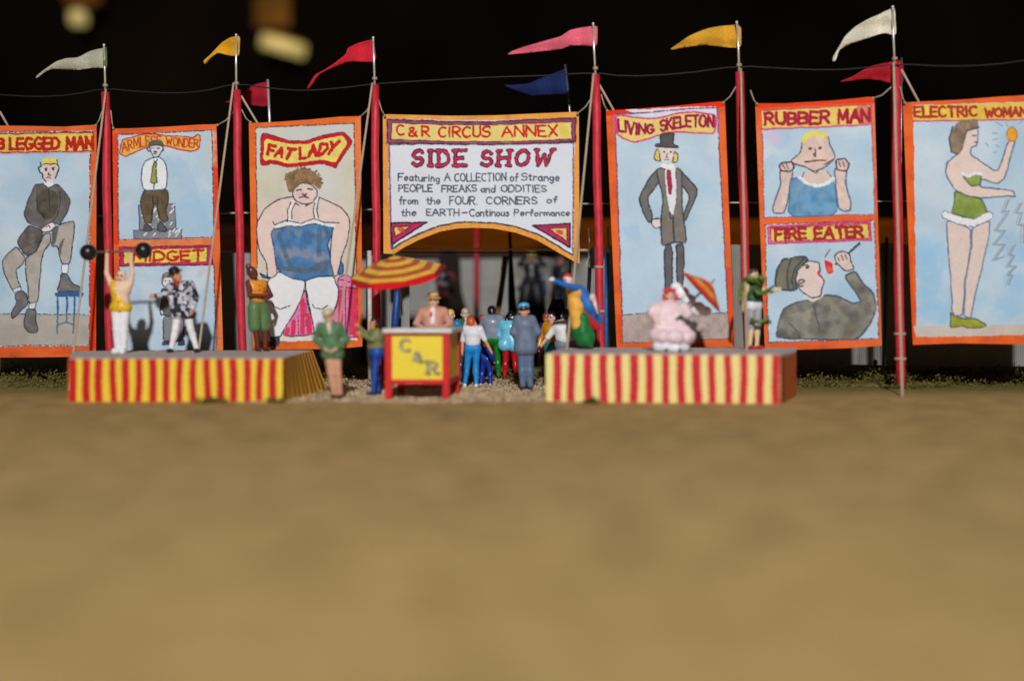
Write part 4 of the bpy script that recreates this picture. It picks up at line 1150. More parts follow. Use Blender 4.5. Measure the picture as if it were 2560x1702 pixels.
# ------------------------------------------------------------------ striped stages
STR = colattr('striped_card', .55, .35, .08, 30)
TOPM = paint('grey_board', C(172, 160, 154), .7, .12, 8)
WOODB = paint('bare_wood', C(132, 66, 30), .6, .25, 10, .2, .3, stretch=(2, 2, .4))
def striped(name, quad3, px, n, parent, yel, red, w=.44, seed=0, off=0.0):
    """a card painted with upright brush stripes; quad3 = TL TR BR BL in 3D, px = nominal pixel size"""
    W, H = px
    TL, TR, BR_, BL = [np.array(q) for q in quad3]
    def to3d(X, Y, S, T):
        S, T = S[:, None], T[:, None]
        return (TL * (1 - S) + TR * S) * (1 - T) + (BL * (1 - S) + BR_ * S) * T
    def draw(c):
        rr = random.Random(seed)
        per = W / n
        for i in range(n + 1):
            x = (i + off) * per + per * w * .5 + rr.uniform(-1, 1)
            lean = rr.uniform(-2, 3)
            pts = [(x + lean * t + math.sin(t * 5 + i) * .9, H * t) for t in np.linspace(-.1, 1.1, 7)]
            c.line(pts, red, per * w * rr.uniform(.9, 1.12), rough=.07)
    return painted_grid([(0, 0), (W, 0)], [(0, H), (W, H)], 1.5, yel, draw, to3d, [(0, name)], parent, STR)
YEL, RED = (224, 184, 48), (178, 12, 20)
def stage(label, fl, fr, zt, depth_l, depth_r, yel, red, seed, nstr, mid=None):
    FL, FR = Vector((fl[0], fl[1], 0)), Vector((fr[0], fr[1], 0))
    BL_, BR_ = Vector(depth_l), Vector(depth_r)
    root = empty('stage', (FL + FR) / 2)
    tag(root, label, 'stage', 'striped side show stages')
    m = MB()
    top = [FL, FR, BR_, BL_] if mid is None else [FL, FR, Vector(mid), BR_, BL_]
    k = len(top)
    up = Vector((0, 0, 1))
    ins = lambda p: p
    m.add([p + up * (zt - .06) for p in top] + [p + up * zt for p in top], [tuple(range(k))[::-1], tuple(range(k, 2 * k))] + [(i, (i + 1) % k, k + (i + 1) % k, k + i) for i in range(k)])
    m.build('platform', TOPM, root, bevel=.008)
    # front skirt, set a little proud
    n = Vector((FR.y - FL.y, -(FR.x - FL.x), 0)).normalized()
    o = n * .012
    w_ = (FR - FL).length * 110
    striped('front_skirt', [FL + o + up * (zt - .015), FR + o + up * (zt - .015), FR + o * 2, FL + o * 2], (w_, 105), nstr, root, yel, red, .54 if mid is None else .51, seed, 0.0 if mid is None else .46)
    return root, FL, FR, BL_, BR_ if mid is None else Vector(mid)
# left stage
dl = 21.66
l0, l1 = at(172, 1000, dl), at(708, 1000, dl)
st, FL, FR, BL_, BR_ = stage('yellow and red striped stage under the strongman with a flared side cloth', l0, l1, .853, (at(185, 900, 25.3).x, 25.3, 0), (at(781, 875, 25.7).x, 25.7, 0), YEL, RED, 5, 16)
u = Vector((0, 0, 1))
striped('side_skirt', [FR + u * .85 + Vector((.012, 0, 0)), BR_ + u * .85 + Vector((.012, 0, 0)), BR_ + Vector((.42, -.5, 0)), FR + Vector((.03, .04, 0))], (230, 100), 10, st, (236, 184, 56), (150, 16, 18), .42, 8)
m = MB()
m.hexa([FL + Vector((.02, .05, 0)), FL + Vector((.04, .05, 0)), BL_ + Vector((.04, 0, 0)), BL_ + Vector((.02, 0, 0))], [p + u * .79 for p in (FL + Vector((.02, .05, 0)), FL + Vector((.04, .05, 0)), BL_ + Vector((.04, 0, 0)), BL_ + Vector((.02, 0, 0)))])
m.build('side_board', WOODB, st)
# right stage
r0, r1 = at(1365, 1004, 21.65), at(1950, 1009, 21.2)
st, FL, FR, BL_, BR_ = stage('pale yellow and red striped stage under the seated pink figure', r0, r1, .945, (at(1410, 900, 24.9).x, 24.9, 0), (6.35, 24.7, 0), (222, 200, 126), (184, 20, 32), 12, 15, mid=(5.95, 23.2, 0))
e = (BR_ - FR)
m = MB()
q = [FR + e * .02 + Vector((.01, 0, 0)), FR + e * .30 + Vector((.01, 0, 0)), FR + e * .30 + Vector((-.03, 0, 0)), FR + e * .02 + Vector((-.03, 0, 0))]
m.hexa(q, [p + u * .88 for p in q])
m.build('end_board', WOODB, st)
m = MB()
q = [FR + e * .30 + Vector((.012, 0, 0)), FR + e * .97 + Vector((.012, 0, 0)), FR + e * .97 + Vector((-.03, 0, 0)), FR + e * .30 + Vector((-.03, 0, 0))]
m.hexa(q, [p + u * .88 for p in q])
m.build('end_board', paint('orange_wood', C(170, 84, 34), .6, .25, 10, .2, .3, stretch=(2, 2, .4)), st)
# ------------------------------------------------------------------ ticket booth
BRED = paint('booth_red', C(190, 18, 22), .4, .12, 9, .05, .5)
BGREY = paint('booth_counter', C(204, 198, 195), .6, .1, 9)
fx0, fx1, fy = at(964, 900, 22.2).x, at(1124, 900, 22.2).x, 22.2
booth = empty('ticket_booth', ((fx0 + fx1) / 2, fy, 0))
tag(booth, 'red and yellow ticket booth lettered C & R with grey counter', 'ticket booth')
Z = lambda y, d: EYE - (y - HY) / FPX * d
zc = Z(832, 22.2)
bx1, by_ = -1.12, 23.5
bx0 = fx0 + .12
for (x, y) in ((fx0 + .06, fy), (fx1 - .07, fy), (bx1 - .06, by_), (bx0 + .06, by_)):
    m = MB()
    m.box(x - .07, x + .07, y - .06, y + .08, 0, zc)
    m.build('leg', BRED, booth, bevel=.01)
m = MB()
m.hexa([(fx0 - .05, fy - .14, zc), (fx1 + .05, fy - .14, zc), (bx1 + .08, by_ + .12, zc), (bx0 - .05, by_ + .12, zc)], [(fx0 - .05, fy - .14, zc + .085), (fx1 + .05, fy - .14, zc + .085), (bx1 + .08, by_ + .12, zc + .085), (bx0 - .05, by_ + .12, zc + .085)])
m.build('counter', BGREY, booth, bevel=.012)
z0, z1 = Z(948, 22.2), zc - .03
m = MB()
m.box(fx0 + .134, fx1 - .144, fy - .035, fy + .05, z0 - .10, z0)
m.build('rail', BRED, booth, bevel=.008)
m = MB()
m.box(fx0 + .134, fx1 - .144, fy - .03, fy + .05, zc - .06, zc - .004)
m.build('rail', BRED, booth, bevel=.006)
m = MB()
m.hexa([(fx1 - .05, fy + .084, z0 - .1), (fx1 - .02, fy + .084, z0 - .1), (bx1, by_ - .064, z0 - .1), (bx1 - .03, by_ - .064, z0 - .1)], [(fx1 - .05, fy + .084, z0), (fx1 - .02, fy + .084, z0), (bx1, by_ - .064, z0), (bx1 - .03, by_ - .064, z0)])
m.build('rail', BRED, booth, bevel=.008)
def booth_front(c):
    for t, x, y, s in (('C', 1001, 848, 25), ('&', 1033, 880, 21), ('R', 1069, 904, 25)):
        c.text(t, [(x + 3, y + 2), (x + s + 1, y + 2)], [(x + 3, y + s * 1.18 + 2), (x + s + 1, y + s * 1.18 + 2)], (130, 116, 80), 6, True, .01)
        c.text(t, [(x, y), (x + s - 2, y)], [(x, y + s * 1.18), (x + s - 2, y + s * 1.18)], (46, 50, 56), 6, True, .01)
        c.text(t, [(x, y), (x + s - 2, y)], [(x, y + s * 1.18), (x + s - 2, y + s * 1.18)], (176, 168, 132), 1.8, False, .01)
    c.fill([(1034, 905), (1048, 905), (1048, 918), (1036, 918)], (240, 205, 30), .05, alpha=.6)
def b3(X, Y, S, T):
    d = np.full(len(X), fy - .012)
    return np.c_[(X - CX) / FPX * d, d, EYE - (Y - HY) / FPX * d]
ya, yb = HY + (EYE - z1) * FPX / (fy - .012), HY + (EYE - z0 + .02) * FPX / (fy - .012)
painted_grid([(980, ya), (1112, ya)], [(980, yb), (1112, yb)], 1.0, (232, 194, 52), booth_front, b3, [(0, 'front_panel')], booth, STR)
BY = paint('booth_yellow', C(226, 182, 48), .5, .1, 8)
m = MB()
m.hexa([(fx1 - .055, fy + .084, z0), (fx1 - .035, fy + .084, z0), (bx1 - .025, by_ - .064, z0), (bx1 - .045, by_ - .064, z0)], [(fx1 - .055, fy + .084, zc - .004), (fx1 - .035, fy + .084, zc - .004), (bx1 - .025, by_ - .064, zc - .004), (bx1 - .045, by_ - .064, zc - .004)])
m.build('side_panel', BY, booth)
# ------------------------------------------------------------------ parasols
def parasol(label, apex, axis, R, h, rings, valance, pole_len, ymat, rmat, vmat, liner, n=8, group=None, seed=0):
    """rings: number of colour bands from apex to rim; axis points from the hub to the apex"""
    apex = Vector(apex)
    ax = Vector(axis).normalized()
    root = empty('parasol', apex - ax * pole_len)
    tag(root, label, 'parasol', group)
    ux = ax.orthogonal().normalized()
    uy = ax.cross(ux)
    def ringpt(k, f):
        an = 2 * math.pi * (k + .5 * 0) / n + seed
        return apex - ax * (h * (f ** 1.12)) + (ux * math.cos(an) + uy * math.sin(an)) * R * f
    v, f, mi = [], [], []
    sub = 4
    K = n * sub
    for i in range(rings + 1):
        fr = max(i / rings, .012)
        for k in range(K):
            a, t = k // sub, (k % sub) / sub
            p = ringpt(a, fr).lerp(ringpt(a + 1, fr), t)
            sag = math.sin(math.pi * t) * .035 * fr * R
            v.append(p - ax * sag * .5)
    for i in range(rings):
        for k in range(K):
            k2 = (k + 1) % K
            f.append((i * K + k, (i + 1) * K + k, (i + 1) * K + k2, i * K + k2))
            mi.append(i % 2)
    o = mesh_obj('canopy', v, f, [ymat, rmat], root, False)
    o.data.polygons.foreach_set('material_index', mi)
    if valance:
        m = MB()
        for a in range(n):
            P0, P1 = ringpt(a, 1), ringpt(a + 1, 1)
            for s_ in range(6):
                q0, q1 = P0.lerp(P1, s_ / 6), P0.lerp(P1, (s_ + 1) / 6)
                d0 = valance * (.72 + .28 * math.sin(math.pi * s_ / 6))
                d1_ = valance * (.72 + .28 * math.sin(math.pi * (s_ + 1) / 6))
                out = ((P0 + P1) / 2 - apex)
                out = (out - ax * out.dot(ax)).normalized() * .012
                m.add([q0 + out, q1 + out, q1 + out - ax * d1_, q0 + out - ax * d0, q0 - out, q1 - out, q1 - out - ax * d1_, q0 - out - ax * d0],
                      [(0, 3, 2, 1), (4, 5, 6, 7), (3, 7, 6, 2), (0, 1, 5, 4)])
        m.build('valance', vmat, root)
    m = MB()
    m.tube([apex + ax * .09, apex, apex - ax * pole_len], [.012, .024, .024], 10)
    m.build('pole', liner, root, True)
    m = MB()
    for a in range(n):
        m.tube([apex - ax * (h * .15), ringpt(a, .98) - ax * .015], .009, 6)
    m.build('rib_frame', liner, root)
    return root
PY, PR = paint('parasol_yellow', C(214, 172, 60), .6, .12, 8), paint('parasol_brick', C(172, 74, 44), .6, .12, 8)
PV = paint('parasol_red', C(206, 24, 32), .45, .08, 8)
pole_m = paint('dull_metal', (.25, .24, .23), .4, .1, 6, 0, .5, .8)
parasol('large parasol ringed in yellow and brick red tilted over the ticket booth', at(986, 640, 23.7), (-.10, -.27, .96), .98, .34, 7, .155, 1.32, PY, PR, PV, pole_m, seed=.25)
parasol('small tilted red and orange parasol behind the seated pink figure', at(1779, 706, 23.1), (.66, -.10, .62), .60, .30, 4, 0, 1.0, paint('parasol_orange', C(214, 142, 62), .6, .15, 8), paint('parasol_vermilion', C(202, 50, 34), .5, .12, 8), PV, pole_m, seed=.5)
# ------------------------------------------------------------------ tent behind
def canvas_mat(name, c, mesh=0.0):
    if name in MATS: return MATS[name]
    m, nt, b = nodes_of(name)
    N, L = nt.nodes.new, nt.links.new
    tc = N('ShaderNodeTexCoord')
    def wave(axis, sc):
        n = N('ShaderNodeTexWave')
        n.bands_direction = axis
        n.inputs['Scale'].default_value = sc
        n.inputs['Distortion'].default_value = .6
        n.inputs['Detail'].default_value = 1
        L(tc.outputs['Object'], n.inputs['Vector'])
        return n.outputs['Fac']
    ml = N('ShaderNodeMath'); ml.operation = 'MULTIPLY'
    L(wave('X', 6), ml.inputs[0]); L(wave('Z', 6), ml.inputs[1])
    nz = N('ShaderNodeTexNoise'); nz.inputs['Scale'].default_value = 3; nz.inputs['Detail'].default_value = 6
    L(tc.outputs['Object'], nz.inputs['Vector'])
    mr = N('ShaderNodeMapRange')
    mr.inputs['From Max'].default_value = .6
    mr.inputs['To Min'].default_value = 1 - mesh
    mr.inputs['To Max'].default_value = 1.12
    L(ml.outputs[0], mr.inputs['Value'])
    m2 = N('ShaderNodeMath'); m2.operation = 'MULTIPLY'
    r2 = N('ShaderNodeMapRange'); r2.inputs['To Min'].default_value = .8; r2.inputs['To Max'].default_value = 1.2
    L(nz.outputs['Fac'], r2.inputs['Value'])
    L(mr.outputs['Result'], m2.inputs[0]); L(r2.outputs['Result'], m2.inputs[1])
    sc = N('ShaderNodeVectorMath'); sc.operation = 'SCALE'
    sc.inputs[0].default_value = C(*c)
    L(m2.outputs[0], sc.inputs['Scale'])
    L(sc.outputs['Vector'], b.inputs['Base Color'])
    b.inputs['Roughness'].default_value = .9
    b.inputs['Specular IOR Level'].default_value = .15
    MATS[name] = m
    return m
CANV = canvas_mat('grey_canvas', (148, 146, 142), .12)
GAUZE = canvas_mat('grey_gauze', (156, 150, 142), .55)
def sidewall(name, label, px, d, mat, amp=.05, pleats=(), group=None, sag=0):
    """px: list of (x, ytop, ybottom) in photograph pixels"""
    xs_ = np.linspace(px[0][0], px[-1][0], max(12, int(abs(px[-1][0] - px[0][0]) / 9)))
    yt = np.interp(xs_, [p[0] for p in px], [p[1] for p in px])
    yb = np.interp(xs_, [p[0] for p in px], [p[2] for p in px])
    v, f = [], []
    for j in range(13):
        for x, a, b_ in zip(xs_, yt, yb):
            t = j / 12
            dd = d + amp * math.sin(x / 17.0) * (.4 + .6 * t) + amp * .6 * math.sin(x / 6.3 + 1)
            for pc in pleats:
                dd += -.18 * math.exp(-((x - pc) / (6 + 30 * t)) ** 2) * math.cos((x - pc) / (2.5 + 9 * t))
            v.append(at(x, a + (b_ - a) * t, dd))
    n = len(xs_)
    for j in range(12):
        for i in range(n - 1):
            f.append((j * n + i, (j + 1) * n + i, (j + 1) * n + i + 1, j * n + i + 1))
    bx, by2 = np.mean([p[0] for p in px]), max(p[2] for p in px)
    o = mesh_obj(name, v, f, mat, None, True, loc=at(bx, by2, d))
    return tag(o, label, 'tent wall', group)
sidewall('tent_wall', 'plain grey canvas tent wall behind the banners left of the entrance', [(-120, 640, 930), (400, 632, 925), (880, 634, 918)], 29.6, CANV, .008)
sidewall('tent_wall', 'grey gauze tent wall with a pleat behind the banners right of the entrance', [(1525, 612, 905), (1900, 612, 908), (2195, 612, 912), (2216, 604, 914), (2240, 612, 914), (2700, 606, 916)], 28.9, GAUZE, .03, (2216,))
sidewall('tent_flap', 'bunched grey gauze flap beside the blue pole left of the entrance', [(915, 640, 905), (960, 640, 900), (985, 700, 895)], 28.9, canvas_mat('sparkling_gauze', (160, 156, 150), .4), .12)
sidewall('tent_flap', 'narrow grey flap right of the blue pole at the left of the entrance', [(1003, 690, 890), (1024, 704, 890)], 28.8, MATS['sparkling_gauze'], .06)
sidewall('tent_flap', 'grey gauze flap hanging between the pink pennant post and the thin man banner', [(1512, 618, 900), (1534, 612, 900), (1550, 616, 900)], 28.7, MATS['sparkling_gauze'], .1)
sidewall('tent_flap', 'small torn grey gauze scrap hanging left of the pink pennant post', [(1470, 626, 668), (1484, 618, 672), (1500, 618, 672)], 28.75, MATS['sparkling_gauze'], .05)
def pole(name, label, a, b, d, r, mat, cat='tent pole', group=None, top=None):
    A = at(a[0], a[1], d)
    B_ = at(b[0], b[1], d)
    k = (A.z + .02) / max(A.z - B_.z, 1e-3)
    G = A + (B_ - A) * k
    m = MB()
    m.tube([A, A.lerp(G, .5), G], r if isinstance(r, list) else [r, r, r], 12)
    o = m.build(name, mat, None, True, loc=(G.x, G.y, 0))
    return tag(o, label, cat, group)
BLUEP = paint('blue_paint', C(26, 70, 134), .45, .2, 8, .1)
pole('tent_pole', 'dark blue tent pole at the left of the entrance beside the bunched flap', (1001, 640), (987, 816), 28.2, .095, BLUEP)
pole('tent_pole', 'bright blue tent pole just right of the pink pennant post', (1517, 632), (1516, 780), 28.3, .055, paint('light_blue_paint', C(44, 110, 178), .45, .2, 8, .1))
pole('tent_pole', 'short white tent pole left of the crimson pennant post', (923, 627), (924, 760), 28.0, .06, paint('white_wood', C(196, 190, 182), .6, .15, 8, .1))
pole('tent_pole', 'dark navy pole with a hanging cord left of the pink pennant post', (1476, 640), (1470, 760), 28.9, .05, paint('navy_paint', C(22, 30, 60), .45, .2, 8))
pole('tent_pole', 'red pole standing inside the tent behind the crowd', (1192, 470), (1191, 760), 38.0, .085, paint('dark_red_paint', C(176, 22, 26), .5, .2, 8))
pole('tent_pole', 'black tapered pole standing inside the tent with ropes tied to it', (1274, 570), (1281, 790), 31.0, [.03, .11, .125], paint('black_paint', (.006, .006, .006), .5, .2, 8))
rope('wire_spike', 'thin bright wire standing above the grey scrap left of the pink pennant post', [at(1471, 571, 28.6), at(1474, 622, 28.6), at(1474, 640, 28.7)], .014, PIN, 'wire')
rope('wire_spike', 'short bright beaded wire right of the pink pennant post', [at(1520, 567, 28.4), at(1520, 613, 28.4), at(1520, 640, 28.3)], .03, PIN, 'wire')
m = MB()
a, b_ = at(1216, 610, 30.7), at(1216, 610, 30.7)
for k, (x0, x1, dd) in enumerate(((1262, 1236, 0), (1266, 1241, .05), (1269, 1246, -.05), (1258, 1240, .1))):
    P = at(x0, 640, 30.8 + dd)
    Q = at(x1, 792, 30.2 + dd)
    G = P + (Q - P) * ((P.z + .02) / (P.z - Q.z))
    m.tube([P, P.lerp(G, .35) + Vector((.02, 0, 0)), G], .03 if k < 3 else .02, 7)
m.ball(at(1258, 670, 30.7), .07, 8)
tag(m.build('rope_bundle', paint('dark_hemp', C(120, 98, 66), .9, .3, 12), None, True, loc=at(1230, 900, 30)), 'bundle of brown ropes leaning against the black pole', 'rope')
rope('cord', 'white cord hanging down beside the navy pole', [at(1474, 640, 28.6), at(1468, 655, 28.6), at(1464, 668, 28.6)], .014, TW, 'cord')
m = MB()
m.tube([at(2216, 594, 28.5), at(2217, 603, 28.5)], [.035, .05], 10)
m.tube([at(2217, 603, 28.5), at(2214, 700, 28.55), at(2210, 920, 28.6)], .03, 8)
tag(m.build('tent_stake', paint('stake_black', (.02, .02, .02), .5, .1, 5), None, True, loc=at(2210, 930, 28.6)), 'thin stake with black cap at the pleat left of the cream pennant post', 'stake')
# a dark stand with a knob under the right pleat, and low boards closing the shadowed foot of the tent
m = MB()
m.lathe([(.05, 0), (.03, .1), (.03, .24), (.055, .28), (.05, .35), (.015, .38)], at(2188, 936, 28.0), n=12)
tag(m.build('peg', MATS['stake_black'], None, True), 'small dark peg in the scrub below the cheek stretcher banner corner', 'peg')
# back of the tent
sidewall('tent_wall', 'pale grey back wall of the tent seen through the entrance', [(880, 652, 905), (1280, 646, 905), (1700, 650, 905)], 39.8, canvas_mat('back_canvas', (156, 152, 146), .05), .08)
m = MB()
z0_, z1_ = EYE - (652 - HY) / FPX * 41, EYE - (548 - HY) / FPX * 41
m.box(-4.6, 26, 41, 41.3, 0, z1_)
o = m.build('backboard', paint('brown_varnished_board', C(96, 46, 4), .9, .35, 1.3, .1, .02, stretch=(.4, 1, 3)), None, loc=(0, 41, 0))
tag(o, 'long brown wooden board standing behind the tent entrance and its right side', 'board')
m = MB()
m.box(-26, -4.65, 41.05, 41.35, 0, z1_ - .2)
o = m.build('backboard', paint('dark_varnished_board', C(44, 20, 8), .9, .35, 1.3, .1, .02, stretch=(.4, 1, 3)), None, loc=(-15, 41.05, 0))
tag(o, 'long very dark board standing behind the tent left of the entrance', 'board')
m = MB()
m.box(-24, 26, 40.6, 40.8, EYE - (640 - HY) / FPX * 40.6, EYE - (633 - HY) / FPX * 40.6)
tag(m.build('rail', paint('dark_rail', C(40, 24, 12), .6, .2, 4), None), 'dark horizontal rail in front of the brown board inside the tent', 'rail')
# inner platform with performers
m = MB()
m.box(-5, 3.8, 36.6, 39.3, 0, 1.5)
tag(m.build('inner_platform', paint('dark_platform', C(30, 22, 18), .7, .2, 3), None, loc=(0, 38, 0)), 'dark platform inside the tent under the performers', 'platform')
# round-topped dark slab added in place of a shadow on the back wall
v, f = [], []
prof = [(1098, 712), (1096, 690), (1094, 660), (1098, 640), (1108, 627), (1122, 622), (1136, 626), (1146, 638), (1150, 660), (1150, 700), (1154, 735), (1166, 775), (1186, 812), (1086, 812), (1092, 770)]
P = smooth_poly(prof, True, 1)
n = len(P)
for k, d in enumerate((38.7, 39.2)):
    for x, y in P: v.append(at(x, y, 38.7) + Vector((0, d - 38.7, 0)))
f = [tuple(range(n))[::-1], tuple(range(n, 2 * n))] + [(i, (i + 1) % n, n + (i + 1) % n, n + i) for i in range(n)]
tag(mesh_obj('shadow_slab', v, f, paint('shadow_brown', C(34, 22, 18), .9, .3, 4), None), 'dark brown round-topped slab in place of a shadow behind the tent performer', 'shadow_slab')
# ------------------------------------------------------------------ the dark hall beyond
m = MB()
m.box(-190, 190, 186, 187, -2, 120)
tag(m.build('hall_wall', paint('hall_wall_paint', (.03, .018, .008), .95, .8, .03), None), kind='structure')
BEAM = paint('ochre_beam', C(140, 98, 40), .8, .3, .25)
def hall_lamp(label, a, b_, d, r, colr, st_, beam, power):
    A, B_ = at(a[0], a[1], d), at(b_[0], b_[1], d)
    root = empty('ceiling_lamp', (A + B_) / 2)
    tag(root, label, 'lamp', 'ceiling lamps of the dark hall')
    m = MB()
    m.tube([A, B_], r, 14)
    mt, nt, b = nodes_of('lamp_tube')
    b.inputs['Base Color'].default_value = (.5, .45, .3, 1)
    b.inputs['Emission Color'].default_value = (*lin(colr), 1)
    b.inputs['Emission Strength'].default_value = st_
    m.build('tube', mt, root, True)
    m = MB()
    m.tube([A + Vector((0, .2, r)), B_ + Vector((0, .2, r))], r * .5, 8)
    m.build('housing', BEAM, root, True)
    lt = bpy.data.lights.new('lamp_light', 'POINT')
    lt.energy = power
    lt.color = (1, .72, .36)
    lt.shadow_soft_size = .8
    lo = bpy.data.objects.new('lamp_light', lt)
    lo.location = Vector((0, -5, r * 2))
    link(lo, root)
    x0, x1, y0, y1, dd = beam
    p0, p1 = at(x0, y0, dd), at(x1, y1, dd)
    m = MB()
    m.box(p0.x, p1.x, dd, dd + 1.6, p1.z, p0.z)
    tag(m.build('ceiling_beam', BEAM, None, loc=((p0.x + p1.x) / 2, dd, p1.z)), label.replace('lamp', 'beam above the lamp'), 'beam', 'ochre beams of the dark hall')
hall_lamp('blurred round lamp high at the upper left corner', (180, 46), (212, 46), 165, 1.15, (190, 172, 108), .7, (160, 250, -300, 10, 166.5), 420)
hall_lamp('blurred long tilted lamp above the large woman banner', (656, 101), (760, 130), 165, 1.05, (196, 176, 100), .75, (636, 725, -300, 66, 166.5), 650)
# ------------------------------------------------------------------ painted figures: one continuous surface grown round a skeleton
def sdf_mesh(prims, vox, inflate=0.0, want_label=True):
    """prims: (label, p0, r0, p1, r1, k).  Returns vertices, quads, label index of the nearest primitive per vertex"""
    P0 = np.array([p[1] for p in prims]); P1 = np.array([p[3] for p in prims])
    R = np.array([max(p[2], p[4]) for p in prims])[:, None] + inflate
    pad = .09
    lo = np.minimum((P0 - R).min(0), (P1 - R).min(0)) - pad
    hi = np.maximum((P0 + R).max(0), (P1 + R).max(0)) + pad
    n = np.ceil((hi - lo) / vox).astype(int) + 1
    vol = np.full(n, .5)
    ax = [lo[i] + np.arange(n[i]) * vox for i in range(3)]
    for (lab, p0, r0, p1, r1, k) in prims:
        p0, p1 = np.array(p0, float), np.array(p1, float)
        r0, r1 = r0 + inflate, r1 + inflate
        m = max(r0, r1) + .075
        a = np.maximum(((np.minimum(p0, p1) - m - lo) / vox).astype(int), 0)
        b = np.minimum(((np.maximum(p0, p1) + m - lo) / vox).astype(int) + 2, n)
        X, Y, Z = ax[0][a[0]:b[0], None, None], ax[1][None, a[1]:b[1], None], ax[2][None, None, a[2]:b[2]]
        q = p1 - p0
        L2 = max(q @ q, 1e-9)
        t = np.clip(((X - p0[0]) * q[0] + (Y - p0[1]) * q[1] + (Z - p0[2]) * q[2]) / L2, 0, 1)
        D = np.sqrt((X - p0[0] - t * q[0]) ** 2 + (Y - p0[1] - t * q[1]) ** 2 + (Z - p0[2] - t * q[2]) ** 2) - (r0 + (r1 - r0) * t)
        sub = vol[a[0]:b[0], a[1]:b[1], a[2]:b[2]]
        h = np.maximum(k - np.abs(sub - D), 0) / k
        vol[a[0]:b[0], a[1]:b[1], a[2]:b[2]] = np.minimum(sub, D) - h * h * k * .25
    S = vol < 0
    acc = np.zeros((n[0] - 1, n[1] - 1, n[2] - 1, 4))
    quads = []
    idx = np.full(acc.shape[:3], -1)
    edges = []
    for axis in range(3):
        sl0 = [slice(1, -1)] * 3; sl1 = [slice(1, -1)] * 3
        sl0[axis] = slice(0, -1); sl1[axis] = slice(1, None)
        v0, v1 = vol[tuple(sl0)], vol[tuple(sl1)]
        I = np.argwhere((v0 < 0) != (v1 < 0))
        if not len(I): continue
        f0, f1 = v0[tuple(I.T)], v1[tuple(I.T)]
        t = f0 / (f0 - f1)
        off = np.ones(3, int); off[axis] = 0
        G = I + off
        pos = G.astype(float)
        pos[:, axis] += t
        b_, c_ = [q for q in range(3) if q != axis]
        cells = []
        for db, dc in ((1, 1), (0, 1), (0, 0), (1, 0)):
            c = G.copy()
            c[:, b_] -= db; c[:, c_] -= dc
            np.add.at(acc, tuple(c.T), np.c_[pos, np.ones(len(pos))])
            cells.append(c)
        flip = (f0 < 0) if axis != 1 else (f0 >= 0)
        edges.append((cells, flip))
    used = acc[..., 3] > 0
    idx[used] = np.arange(used.sum())
    V = acc[used][:, :3] / acc[used][:, 3:4] * vox + lo
    for cells, flip in edges:
        q = np.c_[[idx[tuple(c.T)] for c in cells]].T
        q[~flip] = q[~flip][:, ::-1]
        quads.append(q)
    F = np.vstack(quads)
    lab = None
    if want_label:
        best = np.full(len(V), 1e9); lab = np.zeros(len(V), int)
        for i, (l, p0, r0, p1, r1, k) in enumerate(prims):
            p0, p1 = np.array(p0, float), np.array(p1, float)
            q = p1 - p0
            L2 = max(q @ q, 1e-9)
            t = np.clip(((V - p0) @ q) / L2, 0, 1)
            D = np.linalg.norm(V - p0 - t[:, None] * q, axis=1) - (r0 + (r1 - r0) * t)
            m = D < best
            best[m] = D[m]; lab[m] = i
    return V, F, lab
MATTE = colattr('matte_painted_figure', .6, .3, 0, 25)
PLAS = colattr('painted_figure', .32, .45, 0, 25, .35)
HAIRM, CLOTHM = {}, {}
def enamel(c, rough=.34, coat=.4):
    k = 'enamel_%d_%d_%d_%d' % (*c, int(rough * 100))
    return paint(k, C(*c), rough, .14, 7, .12, .45, coat=coat, bscale=16)
def pattern_mat(kind):
    if kind in MATS: return MATS[kind]
    m, nt, b = nodes_of(kind)
    N, L = nt.nodes.new, nt.links.new
    tc = N('ShaderNodeTexCoord')
    r = N('ShaderNodeValToRGB')
    r.color_ramp.interpolation = 'CONSTANT'
    if kind == 'leopard_spots':
        v = N('ShaderNodeTexVoronoi'); v.inputs['Scale'].default_value = 15
        L(tc.outputs['Object'], v.inputs['Vector'])
        L(v.outputs['Distance'], r.inputs['Fac'])
        st = [(0, (.02, .015, .01)), (.24, C(228, 172, 30))]
    else:
        v = N('ShaderNodeTexVoronoi')
        v.inputs['Scale'].default_value = 13
        mp = N('ShaderNodeMapping'); mp.inputs['Rotation'].default_value = (.5, .4, .7)
        L(tc.outputs['Object'], mp.inputs['Vector']); L(mp.outputs['Vector'], v.inputs['Vector'])
        if kind == 'checks':
            L(v.outputs['Color'], r.inputs['Fac'])
            st = [(0, (.02, .02, .028)), (.5, C(176, 176, 184))]
        else:
            L(v.outputs['Distance'], r.inputs['Fac'])
            st = [(0, C(200, 60, 26)), (.32, C(216, 140, 36))]
    for e, (p, c) in zip(r.color_ramp.elements, st):
        e.position = p; e.color = (*c[:3], 1)
    L(r.outputs['Color'], b.inputs['Base Color'])
    b.inputs['Roughness'].default_value = .45
    MATS[kind] = m
    return m
FLESH = (212, 168, 138)
